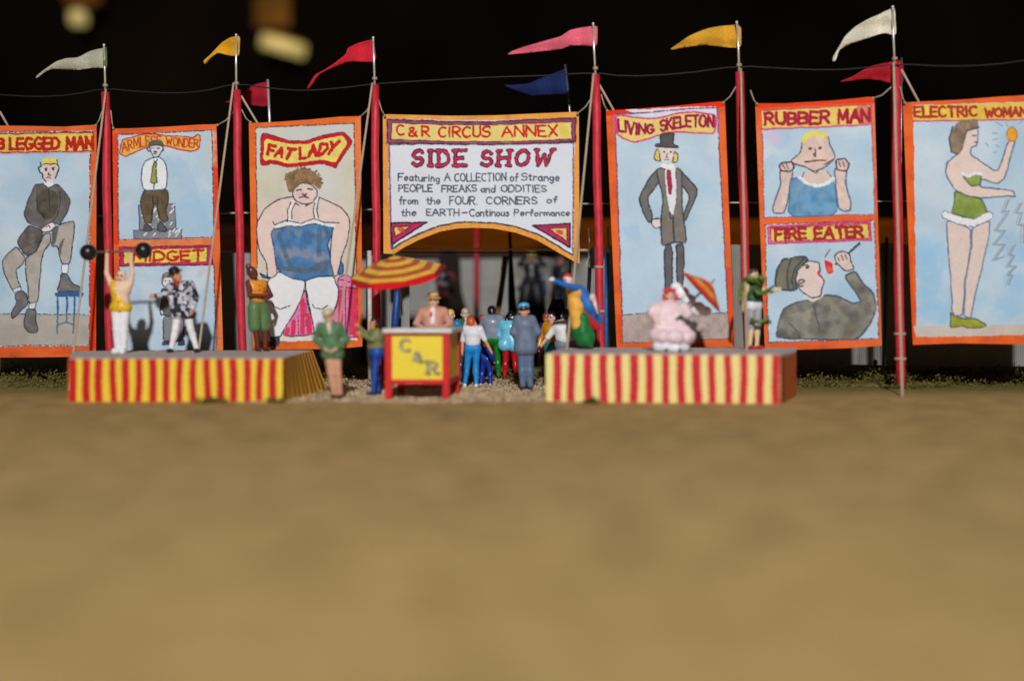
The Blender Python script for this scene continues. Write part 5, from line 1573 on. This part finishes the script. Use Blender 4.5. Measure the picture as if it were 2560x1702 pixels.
def person(label, base, H, face=0, pose=None, cols=None, garments=(), hair=None, hat=None, extra=(), lean=(0, 0), group=None, fat=1.0, vox=.0135, skin=FLESH, feat=True, drop=(), shoes=(40, 34, 32), wmul=1.0):
    """base: point on the ground; H height; face: degrees, 0 = towards the camera, 180 = back to it, 90 = to the picture's right"""
    s = H / 1.75
    th = math.radians(face)
    fw = np.array([math.sin(th), -math.cos(th), 0.0])
    rt = np.array([abs(math.cos(th)), (math.sin(th) if math.cos(th) >= 0 else -math.sin(th)), 0.0])
    if abs(math.cos(th)) < .02: rt = np.array([0.0, -1.0, 0.0])
    base = np.array(base, float)
    def W(a, b, z):
        k = max(0, z - .1) / 1.5
        return base + s * (rt * a * wmul + fw * b + np.array([lean[0] * k, lean[1] * k, z]))
    J = dict(shL=(-.185, 0, 1.42), shR=(.185, 0, 1.42), elL=(-.25, -.02, 1.14), elR=(.25, -.02, 1.14), wrL=(-.27, .05, .89), wrR=(.27, .05, .89),
             hipL=(-.095, 0, .93), hipR=(.095, 0, .93), knL=(-.105, .02, .5), knR=(.105, .02, .5), anL=(-.11, 0, .09), anR=(.11, 0, .09), head=(0, .02, 1.60), waist=(0, 0, 1.1), chest=(0, 0, 1.31), pel=(0, 0, .95))
    J.update(pose or {})
    p = {k: W(*v) for k, v in J.items()}
    f = fat
    R = []
    def cap(lab, a, ra, b, rb, k=.05):
        if lab not in drop: R.append((lab, np.array(a), ra * s, np.array(b), rb * s, k * s))
    ch, wa, pe = p['chest'], p['waist'], p['pel']
    o = rt * s
    cap('torso', ch - o * .085 * f, .112 * f, ch + o * .085 * f, .112 * f, .07)
    cap('torso', p['shL'] * .92 + p['shR'] * .08, .062, p['shR'] * .92 + p['shL'] * .08, .062, .09)
    cap('torso', ch, .125 * f, wa, .118 * f, .08)
    cap('torso', wa - o * .05 * f, .112 * f, wa + o * .05 * f, .112 * f, .08)
    cap('pelvis', pe - o * .07 * f, .118 * f, pe + o * .07 * f, .118 * f, .08)
    hd = p['head']
    nk = (p['shL'] + p['shR']) / 2
    cap('neck', nk, .056, hd - np.array([0, 0, .06]) * s, .052, .05)
    up = (hd - nk); up = up / np.linalg.norm(up)
    cap('head', hd - up * .01 * s - fw * .015 * s, .093, hd + up * .045 * s - fw * .012 * s, .098, .03)
    cap('head', hd - up * .045 * s + fw * .035 * s, .066, hd + up * .0 * s + fw * .03 * s, .07, .04)
    cap('head', hd + fw * .095 * s + up * .005 * s, .013, hd + fw * .112 * s - up * .022 * s, .019, .015)
    for sg in (-1, 1): cap('head', hd + o * sg * .098 + up * .01 * s, .018, hd + o * sg * .1 - up * .025 * s, .016, .012)
    for S_ in 'LR':
        cap('uparm', p['sh' + S_], .062, p['el' + S_], .047, .05)
        cap('foarm', p['el' + S_], .047, p['wr' + S_], .034, .02)
        d = p['wr' + S_] - p['el' + S_]; d = d / np.linalg.norm(d)
        sg = -1 if S_ == 'L' else 1
        side = np.cross(d, rt if abs(d @ rt) < .8 else fw); side = side / np.linalg.norm(side)
        nrm = np.cross(d, side)
        w0 = p['wr' + S_]
        pal = w0 + d * .075 * s
        cap('hand', w0 + d * .02 * s, .030, pal, .034, .02)
        for i, ln in enumerate((.060, .072, .066, .050)):
            e = side * (i - 1.5) * .021 * s
            k1 = pal + e + d * ln * .55 * s
            cap('hand', pal + e * .9, .0125, k1, .0125, .008)
            cap('hand', k1, .0125, k1 + (d * .75 + nrm * sg * .6) * ln * .5 * s, .011, .008)
        cap('hand', w0 + d * .03 * s + side * .03 * s, .015, w0 + d * .085 * s + side * .062 * s, .0125, .01)
        cap('thigh', p['hip' + S_], .092 * (f + 1) / 2, p['kn' + S_], .062, .04)
        cap('shin', p['kn' + S_], .060, p['an' + S_], .044, .03)
        kc = p['kn' + S_] * .7 + p['an' + S_] * .3 - fw * .018 * s
        cap('shin', kc, .055, kc - np.array([0, 0, .06]) * s, .048, .04)
        an = p['an' + S_]
        fz = np.array([0, 0, -.045]) * s
        cap('foot', an + fz - fw * .03 * s, .044, an + fz + fw * .14 * s + o * sg * .02, .04, .03)
    for (lab, a, ra, b, rb, k) in extra: cap(lab, W(*a), ra, W(*b), rb, k)
    cols = dict(cols or {})
    full = dict(torso=skin, pelvis=skin, neck=skin, head=skin, uparm=skin, foarm=skin, hand=skin, thigh=skin, shin=skin, foot=shoes)
    for g in garments:
        for l in g[1]:
            full[l] = g[2] if not isinstance(g[2], str) else (60, 60, 60)
    full.update(cols)
    V, F, lab = sdf_mesh(R, vox * s)
    names = [r[0] for r in R]
    col = np.array([C(*full.get(nm, skin)) for nm in names])[lab]
    if feat:
        rel = V - hd
        a, b_, z = rel @ rt / s, rel @ fw / s, rel @ up / s
        front = b_ > .045
        for sg in (-1, 1):
            col[front & (np.hypot(a - sg * .036, (z - .018) * 1.3) < .017)] = C(38, 26, 24)
            col[front & (np.abs(a - sg * .036) < .026) & (np.abs(z - .047) < .009)] = C(70, 50, 38)
        col[front & (np.abs(a) < .032) & (np.abs(z + .052) < .011)] = C(150, 62, 58)
    glossy = base[1] > 26.2 and group != ST
    fin = (.34, .4) if glossy else (.58, .06)
    body = mesh_obj('person', V, F, PLAS if glossy else MATTE, None, True, loc=tuple(base))
    ca = body.data.color_attributes.new('Col', 'FLOAT_COLOR', 'POINT')
    ca.data.foreach_set('color', np.c_[np.clip(col, .004, .9), np.ones(len(col))].astype(np.float32).ravel())
    tag(body, label, 'person', group)
    for g in garments:
        nm, labs, c = g[:3]
        inf = g[3] if len(g) > 3 else .010
        sub = [r for r in R if r[0] in labs]
        if not sub: continue
        V2, F2, _ = sdf_mesh(sub, vox * s, inf * s, False)
        mesh_obj(nm, V2, F2, pattern_mat(c) if isinstance(c, str) else enamel(c, *fin), body, True)
    if hair:
        c, kind = hair
        hp = [('h', hd + up * .055 * s - fw * .03 * s, .098 * s, hd + up * .06 * s - fw * .02 * s, .100 * s, .02)]
        if kind in ('cap', 'long', 'bob', 'bun', 'big'):
            hp.append(('h', hd + up * .02 * s - fw * .05 * s, .09 * s, hd - up * .03 * s - fw * .05 * s, .075 * s, .03))
        if kind in ('long', 'bob'):
            ln = .2 if kind == 'long' else .1
            for sg in (-1, 0, 1):
                hp.append(('h', hd + o * sg * .075 - fw * .045 * s, .06 * s, hd + o * sg * .085 - fw * .06 * s - up * ln * s, .045 * s, .03))
        if kind == 'bun': hp.append(('h', hd + up * .15 * s - fw * .07 * s, .06 * s, hd + up * .16 * s - fw * .07 * s, .06 * s, .02))
        if kind == 'big':
            for a_, b2, z_ in ((-.1, -.04, .14), (.02, -.03, .19), (.12, -.05, .12), (-.06, -.07, .24), (.09, -.06, .24), (-.13, -.06, .04), (.14, -.06, .02)):
                q = hd + o * a_ + fw * b2 * s + up * z_ * s
                hp.append(('h', q, .1 * s, q + up * .02 * s, .1 * s, .04))
        V2, F2, _ = sdf_mesh(hp, .011 * s, 0, False)
        mesh_obj('hair', V2, F2, enamel(c, .3), body, True)
    if hat:
        c, kind = hat[:2]
        m = MB()
        top = hd + up * .085 * s
        prof = dict(bowler=[(.02, -.02), (.165, -.02), (.17, -.005), (.115, .01), (.112, .06), (.09, .11), (.04, .13), (.01, .132)],
                    straw=[(.02, -.02), (.175, -.02), (.18, -.008), (.11, .004), (.106, .085), (.09, .098), (.01, .10)],
                    cap=[(.03, -.03), (.108, -.03), (.118, .0), (.122, .04), (.105, .075), (.05, .095), (.01, .098)],
                    peaked=[(.03, -.035), (.106, -.035), (.108, .01), (.15, .05), (.14, .075), (.06, .09), (.01, .092)])[kind]
        m.lathe([(r * s, h * s) for r, h in prof], top, up, 22)
        if kind in ('cap', 'peaked'):
            m.tube([top + fw * .08 * s - up * .025 * s - o * .07, top + fw * .16 * s - up * .04 * s, top + fw * .08 * s - up * .025 * s + o * .07], [.012 * s, .022 * s, .012 * s], 8)
        ho = m.build('hat', enamel(c), body, True)
        if len(hat) > 2:
            m = MB()
            r = prof[3][0] + .006
            m.lathe([(r * .9 * s, .006 * s), (r * s, .008 * s), (r * s, .034 * s), (r * .9 * s, .036 * s)], top, up, 22)
            m.build('band', enamel(hat[2]), ho, True)
    return body, p, s, W
def gp(x, d, z=0.0):
    return ((x - CX) / FPX * d, d, z)
ST = 'performers on the striped stages'
CR = 'visitors in front of and inside the tent entrance'
ZL, ZR = .853, .945
LS, TR = ['torso', 'uparm', 'foarm'], ['pelvis', 'thigh', 'shin']
SS = ['torso', 'uparm']
# --- strongman and barbell
d = 24.0
bar_z = EYE - (630 - HY) / FPX * d
hS = 1.82
zz = (bar_z - ZL) / (hS / 1.75)
person('bald strongman in a leopard singlet and white tights lifting a barbell', gp(302, d, ZL), hS, 0,
       dict(shL=(-.2, 0, 1.44), shR=(.2, 0, 1.44), elL=(-.285, .02, 1.66), elR=(.25, .02, 1.66), wrL=(-.275, .03, zz - .10), wrR=(.215, .03, zz - .10), knL=(-.062, .02, .5), knR=(.062, .02, .5), anL=(-.055, 0, .09), anR=(.055, 0, .09), hipL=(-.075, 0, .93), hipR=(.075, 0, .93), head=(.02, .02, 1.585)),
       garments=[('tights', ['thigh', 'shin', 'foot'], (216, 214, 216), .032), ('singlet', ['pelvis', 'belly', 'strap'], 'leopard_spots', .022)], shoes=(216, 214, 216), skin=(216, 184, 158), fat=1.1, group=ST,
       extra=[('belly', (0, .0, 1.13), .122, (0, 0, .98), .135, .05), ('belly', (-.08, 0.03, 1.28), .10, (-.02, .02, 1.1), .12, .05), ('strap', (-.12, .07, 1.36), .05, (-.15, .02, 1.46), .045, .03)], hair=None)
IRON = paint('black_iron', (.012, .012, .013), .32, .2, 8, .05, .5)
bell = empty('barbell', at(290, 630, d - .05))
tag(bell, 'black globe barbell held up over the strongman', 'barbell')
m = MB()
m.tube([at(222, 631, d - .05), at(358, 627, d - .05)], .028, 10)
m.build('bar', paint('brown_bar', C(92, 74, 62), .5, .2, 8), bell, True)
for x, y in ((221, 631), (359, 626)):
    m = MB()
    m.ball(at(x, y, d - .05), .178, 24)
    m.build('weight', IRON, bell, True)
# --- man in checked coat
person('man in a black bowler, red scarf and checked coat with white trousers', gp(458, 24.3, ZL), 1.84, 0,
       dict(knL=(-.14, .03, .5), anL=(-.25, 0, .09), knR=(.17, .03, .5), anR=(.28, 0, .09), elL=(-.36, .06, 1.2), wrL=(-.5, .18, 1.18), elR=(.28, -.04, 1.15), wrR=(.24, .06, .92), head=(-.10, .03, 1.59), shL=(-.22, .03, 1.40)),
       garments=[('trousers', ['thigh', 'shin'], (220, 214, 212)), ('coat', ['torso', 'uparm', 'foarm', 'pelvis', 'tail'], 'checks', .016), ('scarf', ['scarf'], (150, 34, 30))], skin=(206, 142, 100), hat=((20, 20, 24), 'bowler', (70, 20, 24)), group=ST, shoes=(36, 34, 36), fat=1.08,
       extra=[('tail', (-.09, 0, .95), .13, (-.12, 0, .80), .13, .05), ('tail', (.09, 0, .95), .13, (.12, 0, .80), .13, .05), ('scarf', (-.09, .08, 1.46), .05, (.0, .11, 1.30), .045, .03)], lean=(-.03, 0))
# --- dark figure in orange vest
person('dark figure in an orange patterned vest and baggy green trousers', gp(652, 25.1, ZL), 1.9, 40,
       dict(elL=(-.24, .12, 1.16), wrL=(-.02, .22, 1.16), elR=(.26, .10, 1.16), wrR=(.14, .24, 1.12), head=(-.09, .03, 1.62), knL=(-.1, .04, .5), knR=(.12, .03, .5), anL=(-.07, 0, .09), anR=(.1, 0, .09)),
       garments=[('trousers', ['pelvis', 'thigh', 'bag'], (84, 112, 66)), ('vest', ['torso'], 'orange_print', .014)], skin=(98, 44, 30), shoes=(92, 40, 28), hair=((78, 40, 34), 'bun'), group=ST, lean=(-.1, 0),
       extra=[('bag', (-.09, 0, .86), .13, (-.11, 0, .52), .12, .05), ('bag', (.09, 0, .86), .13, (.12, 0, .52), .12, .05)])
# --- man in green jacket in front
person('man in a green jacket and tan trousers standing in front of the flared stage cloth', gp(842, 22.35), 1.8, 0,
       dict(elL=(-.31, -.05, 1.16), wrL=(-.13, .15, 1.0), elR=(.31, -.05, 1.16), wrR=(.13, .15, 1.0), knL=(-.07, .02, .5), knR=(.07, .02, .5), anL=(-.05, 0, .09), anR=(.065, 0, .09), hipL=(-.08, 0, .93), hipR=(.08, 0, .93)),
       garments=[('trousers', TR, (190, 138, 112)), ('jacket', LS + ['tail'], (78, 112, 76), .016), ('scarf', ['scarf'], (206, 180, 170))], skin=(196, 168, 142), hair=((196, 176, 150), 'short'), hat=((196, 178, 152), 'cap'), shoes=(96, 48, 38), group=CR, lean=(-.16, 0), fat=1.05,
       extra=[('tail', (-.08, 0, .98), .125, (-.09, 0, .88), .125, .05), ('tail', (.08, 0, .98), .125, (.09, 0, .88), .125, .05), ('scarf', (0, .09, 1.45), .045, (0.01, .12, 1.3), .035, .02)])
# --- woman with raised arm
person('woman with long black hair, olive jumper and blue trousers raising one arm', gp(940, 23.45), 1.63, -70,
       dict(shR=(.17, .02, 1.42), elL=(-.1, .18, 1.36), wrL=(-.1, .36, 1.52), shL=(-.17, .04, 1.42), elR=(.2, .12, 1.25), wrR=(.19, .36, 1.36), head=(0, .05, 1.59), knL=(-.1, .0, .5), knR=(.1, .06, .5), anL=(-.1, -.08, .09), anR=(.1, .08, .09)),
       garments=[('trousers', TR, (28, 66, 146)), ('jumper', LS, (114, 116, 70), .016)], skin=(206, 130, 78), hair=((36, 24, 20), 'long'), shoes=(26, 44, 96), group=CR, fat=1.35)
# --- ticket seller
person('ticket seller in a straw hat and brown waistcoat behind the booth counter', gp(1083, 23.95, .34), 1.79, 0,
       dict(elL=(-.36, .02, 1.12), wrL=(-.2, .2, 1.03), elR=(.36, .02, 1.12), wrR=(.2, .2, 1.03), shL=(-.24, 0, 1.38), shR=(.24, 0, 1.38)),
       garments=[('coat', LS, (188, 134, 112), .018), ('shirt_front', ['shirt'], (222, 206, 204)), ('tie', ['tie'], (206, 60, 80)), ('apron', ['cuff'], (44, 74, 140)), ('trousers', TR, (50, 60, 100))], skin=(212, 172, 140), hat=((196, 158, 92), 'straw', (150, 104, 60)), group=CR, fat=1.3,
       extra=[('shirt', (0, .15, 1.42), .05, (0.0, .17, 1.15), .055, .02), ('tie', (-.02, .215, 1.36), .018, (-.03, .222, 1.30), .022, .01), ('cuff', (-.3, .06, 1.06), .075, (.3, .06, 1.02), .075, .03)])
# --- crowd seen from behind
person('small figure with yellow hair and blue top facing the camera behind the booth', gp(1126, 26.9), 1.80, 0,
       dict(elL=(-.27, .02, 1.14), wrL=(-.3, .1, .95), elR=(.3, .04, 1.2), wrR=(.36, .1, 1.42)),
       garments=[('top', SS, (52, 112, 150), .014), ('trousers', TR, (50, 60, 90))], skin=(222, 186, 164), hair=((226, 176, 42), 'cap'), group=CR)
person('figure in a blue collar and green vest raising a bare arm behind the booth', gp(1163, 27.4), 1.83, 180,
       dict(elL=(-.34, .04, 1.24), wrL=(-.30, .08, 1.5), elR=(.3, .0, 1.2)), garments=[('vest', ['torso'], (44, 104, 56), .014), ('collar', ['neck'], (34, 88, 150), .02), ('trousers', TR, (60, 60, 70))], skin=(214, 174, 152), hair=((188, 158, 142), 'short'), group=CR)
person('figure with orange red hair in a white shirt and bright blue trousers', gp(1182, 25.6), 1.66, 172,
       dict(head=(-.04, .04, 1.57), elR=(.30, -.02, 1.16), wrR=(.42, .04, .92), anL=(-.2, .04, .09), anR=(.09, -.02, .09), knL=(-.15, .06, .5), knR=(.07, .04, .5), elL=(-.26, .04, 1.14)),
       garments=[('trousers', TR, (28, 130, 200)), ('shirt', SS, (216, 212, 218), .016)], skin=(218, 150, 104), hair=((212, 86, 50), 'cap'), shoes=(226, 226, 230), group=CR, fat=1.05)
person('child in dark blue overalls and white shoes bending beside the white shirted figure', gp(1213, 26.3), 1.12, 165,
       dict(head=(-.2, .3, 1.42), chest=(-.1, .18, 1.22), waist=(-.02, .06, 1.05), shL=(-.3, .2, 1.3), shR=(.1, .2, 1.3), elL=(-.3, .34, 1.1), wrL=(-.24, .45, .9), elR=(.2, .3, 1.1), wrR=(.22, .42, .9), anL=(-.17, .04, .09), anR=(.2, .02, .09), knL=(-.14, .1, .5), knR=(.17, .08, .5)),
       garments=[('overalls', TR + LS, (26, 52, 150), .03)], skin=(214, 160, 120), hair=((206, 84, 44), 'cap'), shoes=(216, 220, 232), group=CR, fat=1.25)
person('red haired figure peeping over the left shoulder of the grey shirt', gp(1206, 29.2), 1.66, 150, garments=[('shirt', LS, (120, 60, 60)), ('trousers', TR, (60, 60, 70))], skin=(220, 150, 120), hair=((206, 58, 40), 'cap'), group=CR)
person('man with black hair in a shiny grey shirt and green trousers', gp(1232, 28.3), 1.93, 180,
       dict(head=(-.02, .09, 1.57), knL=(-.14, .18, .56), anL=(-.2, -.08, .42), knR=(.11, .02, .5), anR=(.14, 0, .09), elL=(-.31, .04, 1.12), wrL=(-.2, .24, .98), elR=(.31, .04, 1.12), wrR=(.2, .24, .98)),
       garments=[('trousers', TR, (18, 116, 26)), ('shirt', LS + ['hem'], (128, 136, 150), .02)], skin=(150, 100, 76), hair=((30, 30, 36), 'cap'), shoes=(28, 28, 30), group=CR, fat=1.2,
       extra=[('hem', (-.09, 0, 1.0), .135, (.09, 0, 1.0), .135, .05)])
person('woman with glossy black hair in a light blue blouse and red trousers', gp(1274, 28.1), 1.78, 168,
       dict(head=(.02, .06, 1.58), knL=(-.1, .02, .5), anL=(-.13, 0, .09), knR=(.13, .04, .5), anR=(.18, .0, .09), elL=(-.27, .0, 1.12), wrL=(-.24, .1, .92), elR=(.26, .06, 1.12), wrR=(.2, .1, .8)),
       garments=[('trousers', TR, (188, 16, 22)), ('blouse', LS + ['skirt'], (112, 190, 226), .022)], skin=(222, 182, 160), hair=((22, 20, 24), 'bob'), shoes=(24, 22, 24), group=CR, fat=1.12,
       extra=[('skirt', (-.06, -.02, 1.0), .135, (-.12, -.04, .88), .15, .05), ('skirt', (.06, -.02, 1.0), .135, (.13, -.04, .86), .15, .05)])
person('tall man in a slate grey suit and light blue cap with his back turned', gp(1316, 24.85), 1.93, 180,
       dict(elL=(-.27, -.02, 1.16), wrL=(-.14, .17, 1.02), elR=(.30, -.02, 1.16), wrR=(.17, .17, .98), shL=(-.165,0,1.42), shR=(.165,0,1.42), knL=(-.085, .02, .5), knR=(.085, .02, .5), anL=(-.08, 0, .09), anR=(.09, 0, .09), head=(-.01, .03, 1.59)),
       garments=[('trousers', TR, (88, 104, 128), .02), ('jacket', LS + ['hem'], (98, 110, 130), .028)], skin=(214, 150, 112), hat=((76, 164, 204), 'cap'), hair=((40, 44, 60), 'short'), shoes=(50, 54, 66), group=CR, fat=1.0, wmul=.88,
       extra=[('hem', (-.08, -.01, 1.0), .13, (-.09, -.01, .84), .135, .05), ('hem', (.08, -.01, 1.0), .13, (.09, -.01, .84), .135, .05)], lean=(-.04, 0))
person('figure in a navy coat and maroon skirt facing right inside the entrance', gp(1366, 28.6), 1.70, 120, garments=[('coat', LS, (22, 50, 104), .02), ('skirt', TR + ['sk'], (78, 28, 30), .02)], skin=(206, 116, 58), hair=((150, 74, 40), 'short'), group=CR,
       extra=[('sk', (-.05, 0, .9), .14, (-.08, 0, .45), .16, .05), ('sk', (.05, 0, .9), .14, (.08, 0, .45), .16, .05)])
person('figure in a mustard yellow top and teal trousers at the right of the entrance', gp(1380, 26.6), 1.74, -40, dict(elL=(-.3, .05, 1.14), wrL=(-.3, .12, .92)), garments=[('top', LS, (204, 136, 24), .02), ('trousers', TR, (20, 120, 120), .014)], skin=(212, 160, 160), hair=((20, 18, 20), 'bob'), group=CR, fat=1.15)
person('man with black hair in a white shirt reaching his arm out to the left', gp(1415, 25.6), 1.83, 175,
       dict(elL=(-.40, .02, 1.1), wrL=(-.60, .1, .86), shL=(-.22, 0, 1.36), head=(.0, .02, 1.58)), garments=[('trousers', TR, (112, 118, 130), .014), ('shirt', SS, (216, 214, 212), .022)], skin=(214, 176, 156), hair=((22, 22, 26), 'cap'), group=CR, fat=1.3)
person('figure with a huge black hairdo and dark coat at the right of the entrance', gp(1392, 29.6), 1.86, 180, garments=[('coat', LS + TR, (22, 16, 14), .03)], skin=(60, 40, 32), hair=((12, 10, 10), 'big'), group=CR, fat=1.2)
# --- clown figure on the right stage
person('white faced clown in a blue coat, yellow robe and green trousers on the stage', gp(1462, 24.0, ZR), 1.62, -55,
       dict(head=(-.02, .10, 1.62), elR=(.2, .34, 1.47), wrR=(.2, .66, 1.58), shR=(.18, .08, 1.42), elL=(-.22, -.26, 1.2), wrL=(-.2, -.33, 1.05), shL=(-.18, -.04, 1.42), knL=(-.14, .1, .4), knR=(.14, .1, .4), anL=(-.12, -.06, .09), anR=(.14, -.04, .09), pel=(0, -.02, .72), hipL=(-.1, -.02, .66), hipR=(.1, -.02, .66), waist=(0, .02, 1.0)),
       garments=[('trousers', ['thigh', 'shin', 'pelvis', 'bag'], (18, 106, 44), .03), ('robe', ['torso', 'robe'], (222, 162, 62), .014), ('coat', ['uparm', 'foarm', 'coat'], (34, 100, 172), .022), ('lining', ['lin'], (186, 30, 42))], skin=(226, 204, 206), hair=((206, 46, 34), 'short'), shoes=(40, 40, 44), group=ST, lean=(-.30, 0), fat=1.1,
       extra=[('robe', (0, .06, 1.1), .14, (0, .08, .55), .15, .06), ('coat', (.1, -.08, 1.36), .12, (.14, -.24, 1.02), .17, .06), ('coat', (.14, -.24, 1.02), .17, (.12, -.46, .68), .09, .06), ('lin', (.04, -.10, .82), .13, (.06, -.40, .52), .10, .06), ('bag', (-.02, 0, .45), .21, (0.03, -.02, .28), .22, .06)])
m = MB()
m.ball(gp(1481, 23.8, EYE - (744 - HY) / FPX * 23.8), .072, 14, (1, 1, 1.3))
m.tube([gp(1484, 23.8, EYE - (748 - HY) / FPX * 23.8), gp(1494, 23.8, EYE - (785 - HY) / FPX * 23.8)], [.05, .02], 8)
tag(m.build('bouquet', enamel((218, 190, 180)), None, True, loc=gp(1482, 23.8, 1.9)), 'pale pink bunch held behind the clown in the blue coat', 'bouquet')
# --- seated pink figure
person('very large seated figure in a pink frock with a red head dress', gp(1672, 22.75, ZR), 1.28, 8,
       dict(knL=(-.26, .42, .40), knR=(.24, .42, .40), anL=(-.2, .40, .09), anR=(.14, .44, .09), hipL=(-.16, 0, .42), hipR=(.16, 0, .42), pel=(0, 0, .5), waist=(0, .02, .85), chest=(0, .02, 1.15), shL=(-.3, 0, 1.3), shR=(.3, 0, 1.3), elL=(-.52, .06, 1.02), wrL=(-.38, .26, .80), elR=(.5, .12, 1.0), wrR=(.38, .32, .86), head=(.03, .06, 1.56)),
       garments=[('frock', ['torso', 'pelvis', 'thigh', 'frock'], (222, 192, 194), .03), ('headdress', ['hd'], (196, 52, 56)), ('petticoat', ['pet'], (206, 204, 208))], skin=(222, 190, 164), hair=((170, 46, 48), 'cap'), cols=dict(shin=(206, 204, 208)), shoes=(46, 48, 52), group=ST, fat=1.9,
       extra=[('pet', (-.42, .3, .14), .12, (-.2, .42, .12), .11, .05), ('pet', (-.2, .42, .12), .11, (.1, .44, .11), .11, .05), ('pet', (.1, .44, .11), .11, (.36, .34, .13), .12, .05), ('frock', (-.3, .2, .42), .26, (.42, .2, .44), .26, .1), ('frock', (-.2, .1, .75), .26, (.24, .1, .75), .26, .1), ('frock', (-.2, .06, 1.05), .2, (.2, .06, 1.05), .2, .1), ('frock', (-.42, .04, 1.2), .13, (-.5, .06, 1.08), .12, .05), ('frock', (.42, .06, 1.2), .13, (.5, .1, 1.06), .12, .05), ('frock', (-.46, .26, .46), .15, (-.3, .44, .42), .15, .04), ('frock', (.0, .5, .42), .16, (.1, .5, .4), .16, .04), ('frock', (.46, .34, .44), .16, (.36, .44, .4), .15, .04), ('hd', (-.1, .0, 1.70), .06, (.14, 0, 1.70), .06, .03), ('hd', (-.14, .02, 1.56), .05, (-.13, .02, 1.46), .05, .03), ('hd', (.19, .02, 1.56), .05, (.2, .02, 1.46), .05, .03)])
m = MB()
p_ = at(1735, 812, 22.4)
m.ball(p_, .075, 14)
m.tube([p_, at(1700, 792, 22.5), at(1690, 800, 22.5)], [.03, .05, .03], 8)
tag(m.build('fan', enamel((40, 52, 54)), None, True, loc=p_), 'dark round headed fan held by the seated pink figure', 'fan')
m = MB()
for (x, y, r) in ((1705, 733, .16), (1722, 750, .15), (1745, 772, .17), (1765, 778, .12), (1690, 718, .12)):
    m.ball(at(x, y, 23.5), r, 14, (1, .6, .9))
tag(m.build('ruffle', enamel((226, 222, 226), .6, 0), None, True, loc=at(1730, 770, 23.5)), 'white ruffled cloth hanging under the small tilted parasol', 'cloth')
# --- performer with snake
person('slim performer with a green snake, white trunks and grey tights on the stage', gp(1884, 23.8, ZR), 1.72, 30,
       dict(elL=(-.25, .0, 1.2), wrL=(-.30, .02, .95), elR=(.22, .14, 1.22), wrR=(.36, .28, 1.28), head=(-.02, .03, 1.60), knL=(-.08, .02, .5), knR=(.1, .02, .5), anL=(-.11, 0, .09), anR=(.09, 0, .09)),
       garments=[('top', ['torso'], (38, 84, 52), .012), ('trunks', ['pelvis'], (206, 206, 214), .022), ('tights', ['thigh', 'tk'], (150, 150, 154), .012)], skin=(212, 182, 140), hair=((66, 50, 44), 'cap'), shoes=(186, 42, 52), group=ST,
       extra=[('tk', (-.08, 0, .52), .06, (-.1, 0, .36), .05, .03), ('tk', (.1, 0, .52), .06, (.1, 0, .36), .05, .03)])
pts = [(1852, 760), (1849, 735), (1856, 708), (1870, 692), (1888, 700), (1900, 712), (1908, 700), (1902, 690), (1892, 706), (1886, 722), (1896, 734), (1912, 730), (1928, 720), (1936, 714)]
P = smooth_poly(pts, False, 2)
dd = lambda i: 23.55 - .12 * math.sin(i * .5)
m = MB()
m.tube([at(x, y, dd(i)) for i, (x, y) in enumerate(P)], [.02 + .035 * math.sin(math.pi * min(1, (i + 1) / len(P) * 1.1)) ** .6 if (i + 1) / len(P) * 1.1 < 1 else .022 for i in range(len(P))], 9)
pts = [(1878, 796), (1888, 803), (1900, 806), (1914, 800), (1920, 790)]
m.tube([at(x, y, 23.5) for x, y in smooth_poly(pts, False, 2)], .04, 9)
tag(m.build('snake', paint('snake_skin', C(84, 112, 40), .4, .5, 9, .2, .4, bscale=60), None, True, loc=at(1890, 740, 23.5)), 'olive green snake coiled over the slim performer', 'snake')
# --- performers inside the tent
IN = 'performers on the dark platform inside the tent'
person('performer in a black suit and yellow hat with both arms raised inside the tent', gp(1329, 37.6, 1.5), 2.2, 0,
       dict(elL=(-.34, .05, 1.44), wrL=(-.14, .1, 1.62), elR=(.34, .05, 1.44), wrR=(.14, .1, 1.62)), garments=[('suit', LS + TR, (26, 26, 32), .016), ('shirt_front', ['shirt'], (150, 150, 160)), ('cape', ['cape'], (24, 24, 30))], hat=((190, 168, 90), 'straw', (120, 80, 50)), skin=(170, 120, 88), group=IN,
       extra=[('shirt', (0, .10, 1.4), .04, (0, .12, 1.15), .03, .02), ('cape', (-.1, -.05, .95), .16, (-.22, -.05, .2), .2, .06), ('cape', (.1, -.05, .95), .16, (.22, -.05, .2), .2, .06)])
person('performer in a dark suit standing at the right inside the tent', gp(1402, 38.2, 1.5), 2.1, -20, garments=[('suit', LS + TR, (30, 34, 42), .016)], skin=(176, 118, 92), hair=((120, 84, 70), 'short'), group=IN)
person('performer in blue grey clothes just right of the raised arm performer', gp(1349, 38.4, 1.5), 1.55, 180, garments=[('clothes', LS + TR, (52, 68, 92), .016)], skin=(120, 84, 66), hair=((60, 70, 90), 'cap'), group=IN)
person('brown skinned performer in a black top in front of the round-topped shadow slab', gp(1106, 37.2, 1.5), 1.85, 20,
       dict(elR=(.32, .12, 1.36), wrR=(.30, .28, 1.24), elL=(-.26, .05, 1.15), wrL=(-.05, .16, 1.05)), garments=[('top', ['torso', 'pelvis'], (24, 26, 34), .016), ('sash', ['sash'], (110, 116, 136))], skin=(128, 58, 42), hair=((60, 24, 22), 'cap'), group=IN,
       extra=[('sash', (-.02, .11, 1.36), .05, (.0, .12, 1.34), .05, .02), ('sash', (.05, .11, 1.08), .05, (.06, .11, 1.06), .05, .02)])
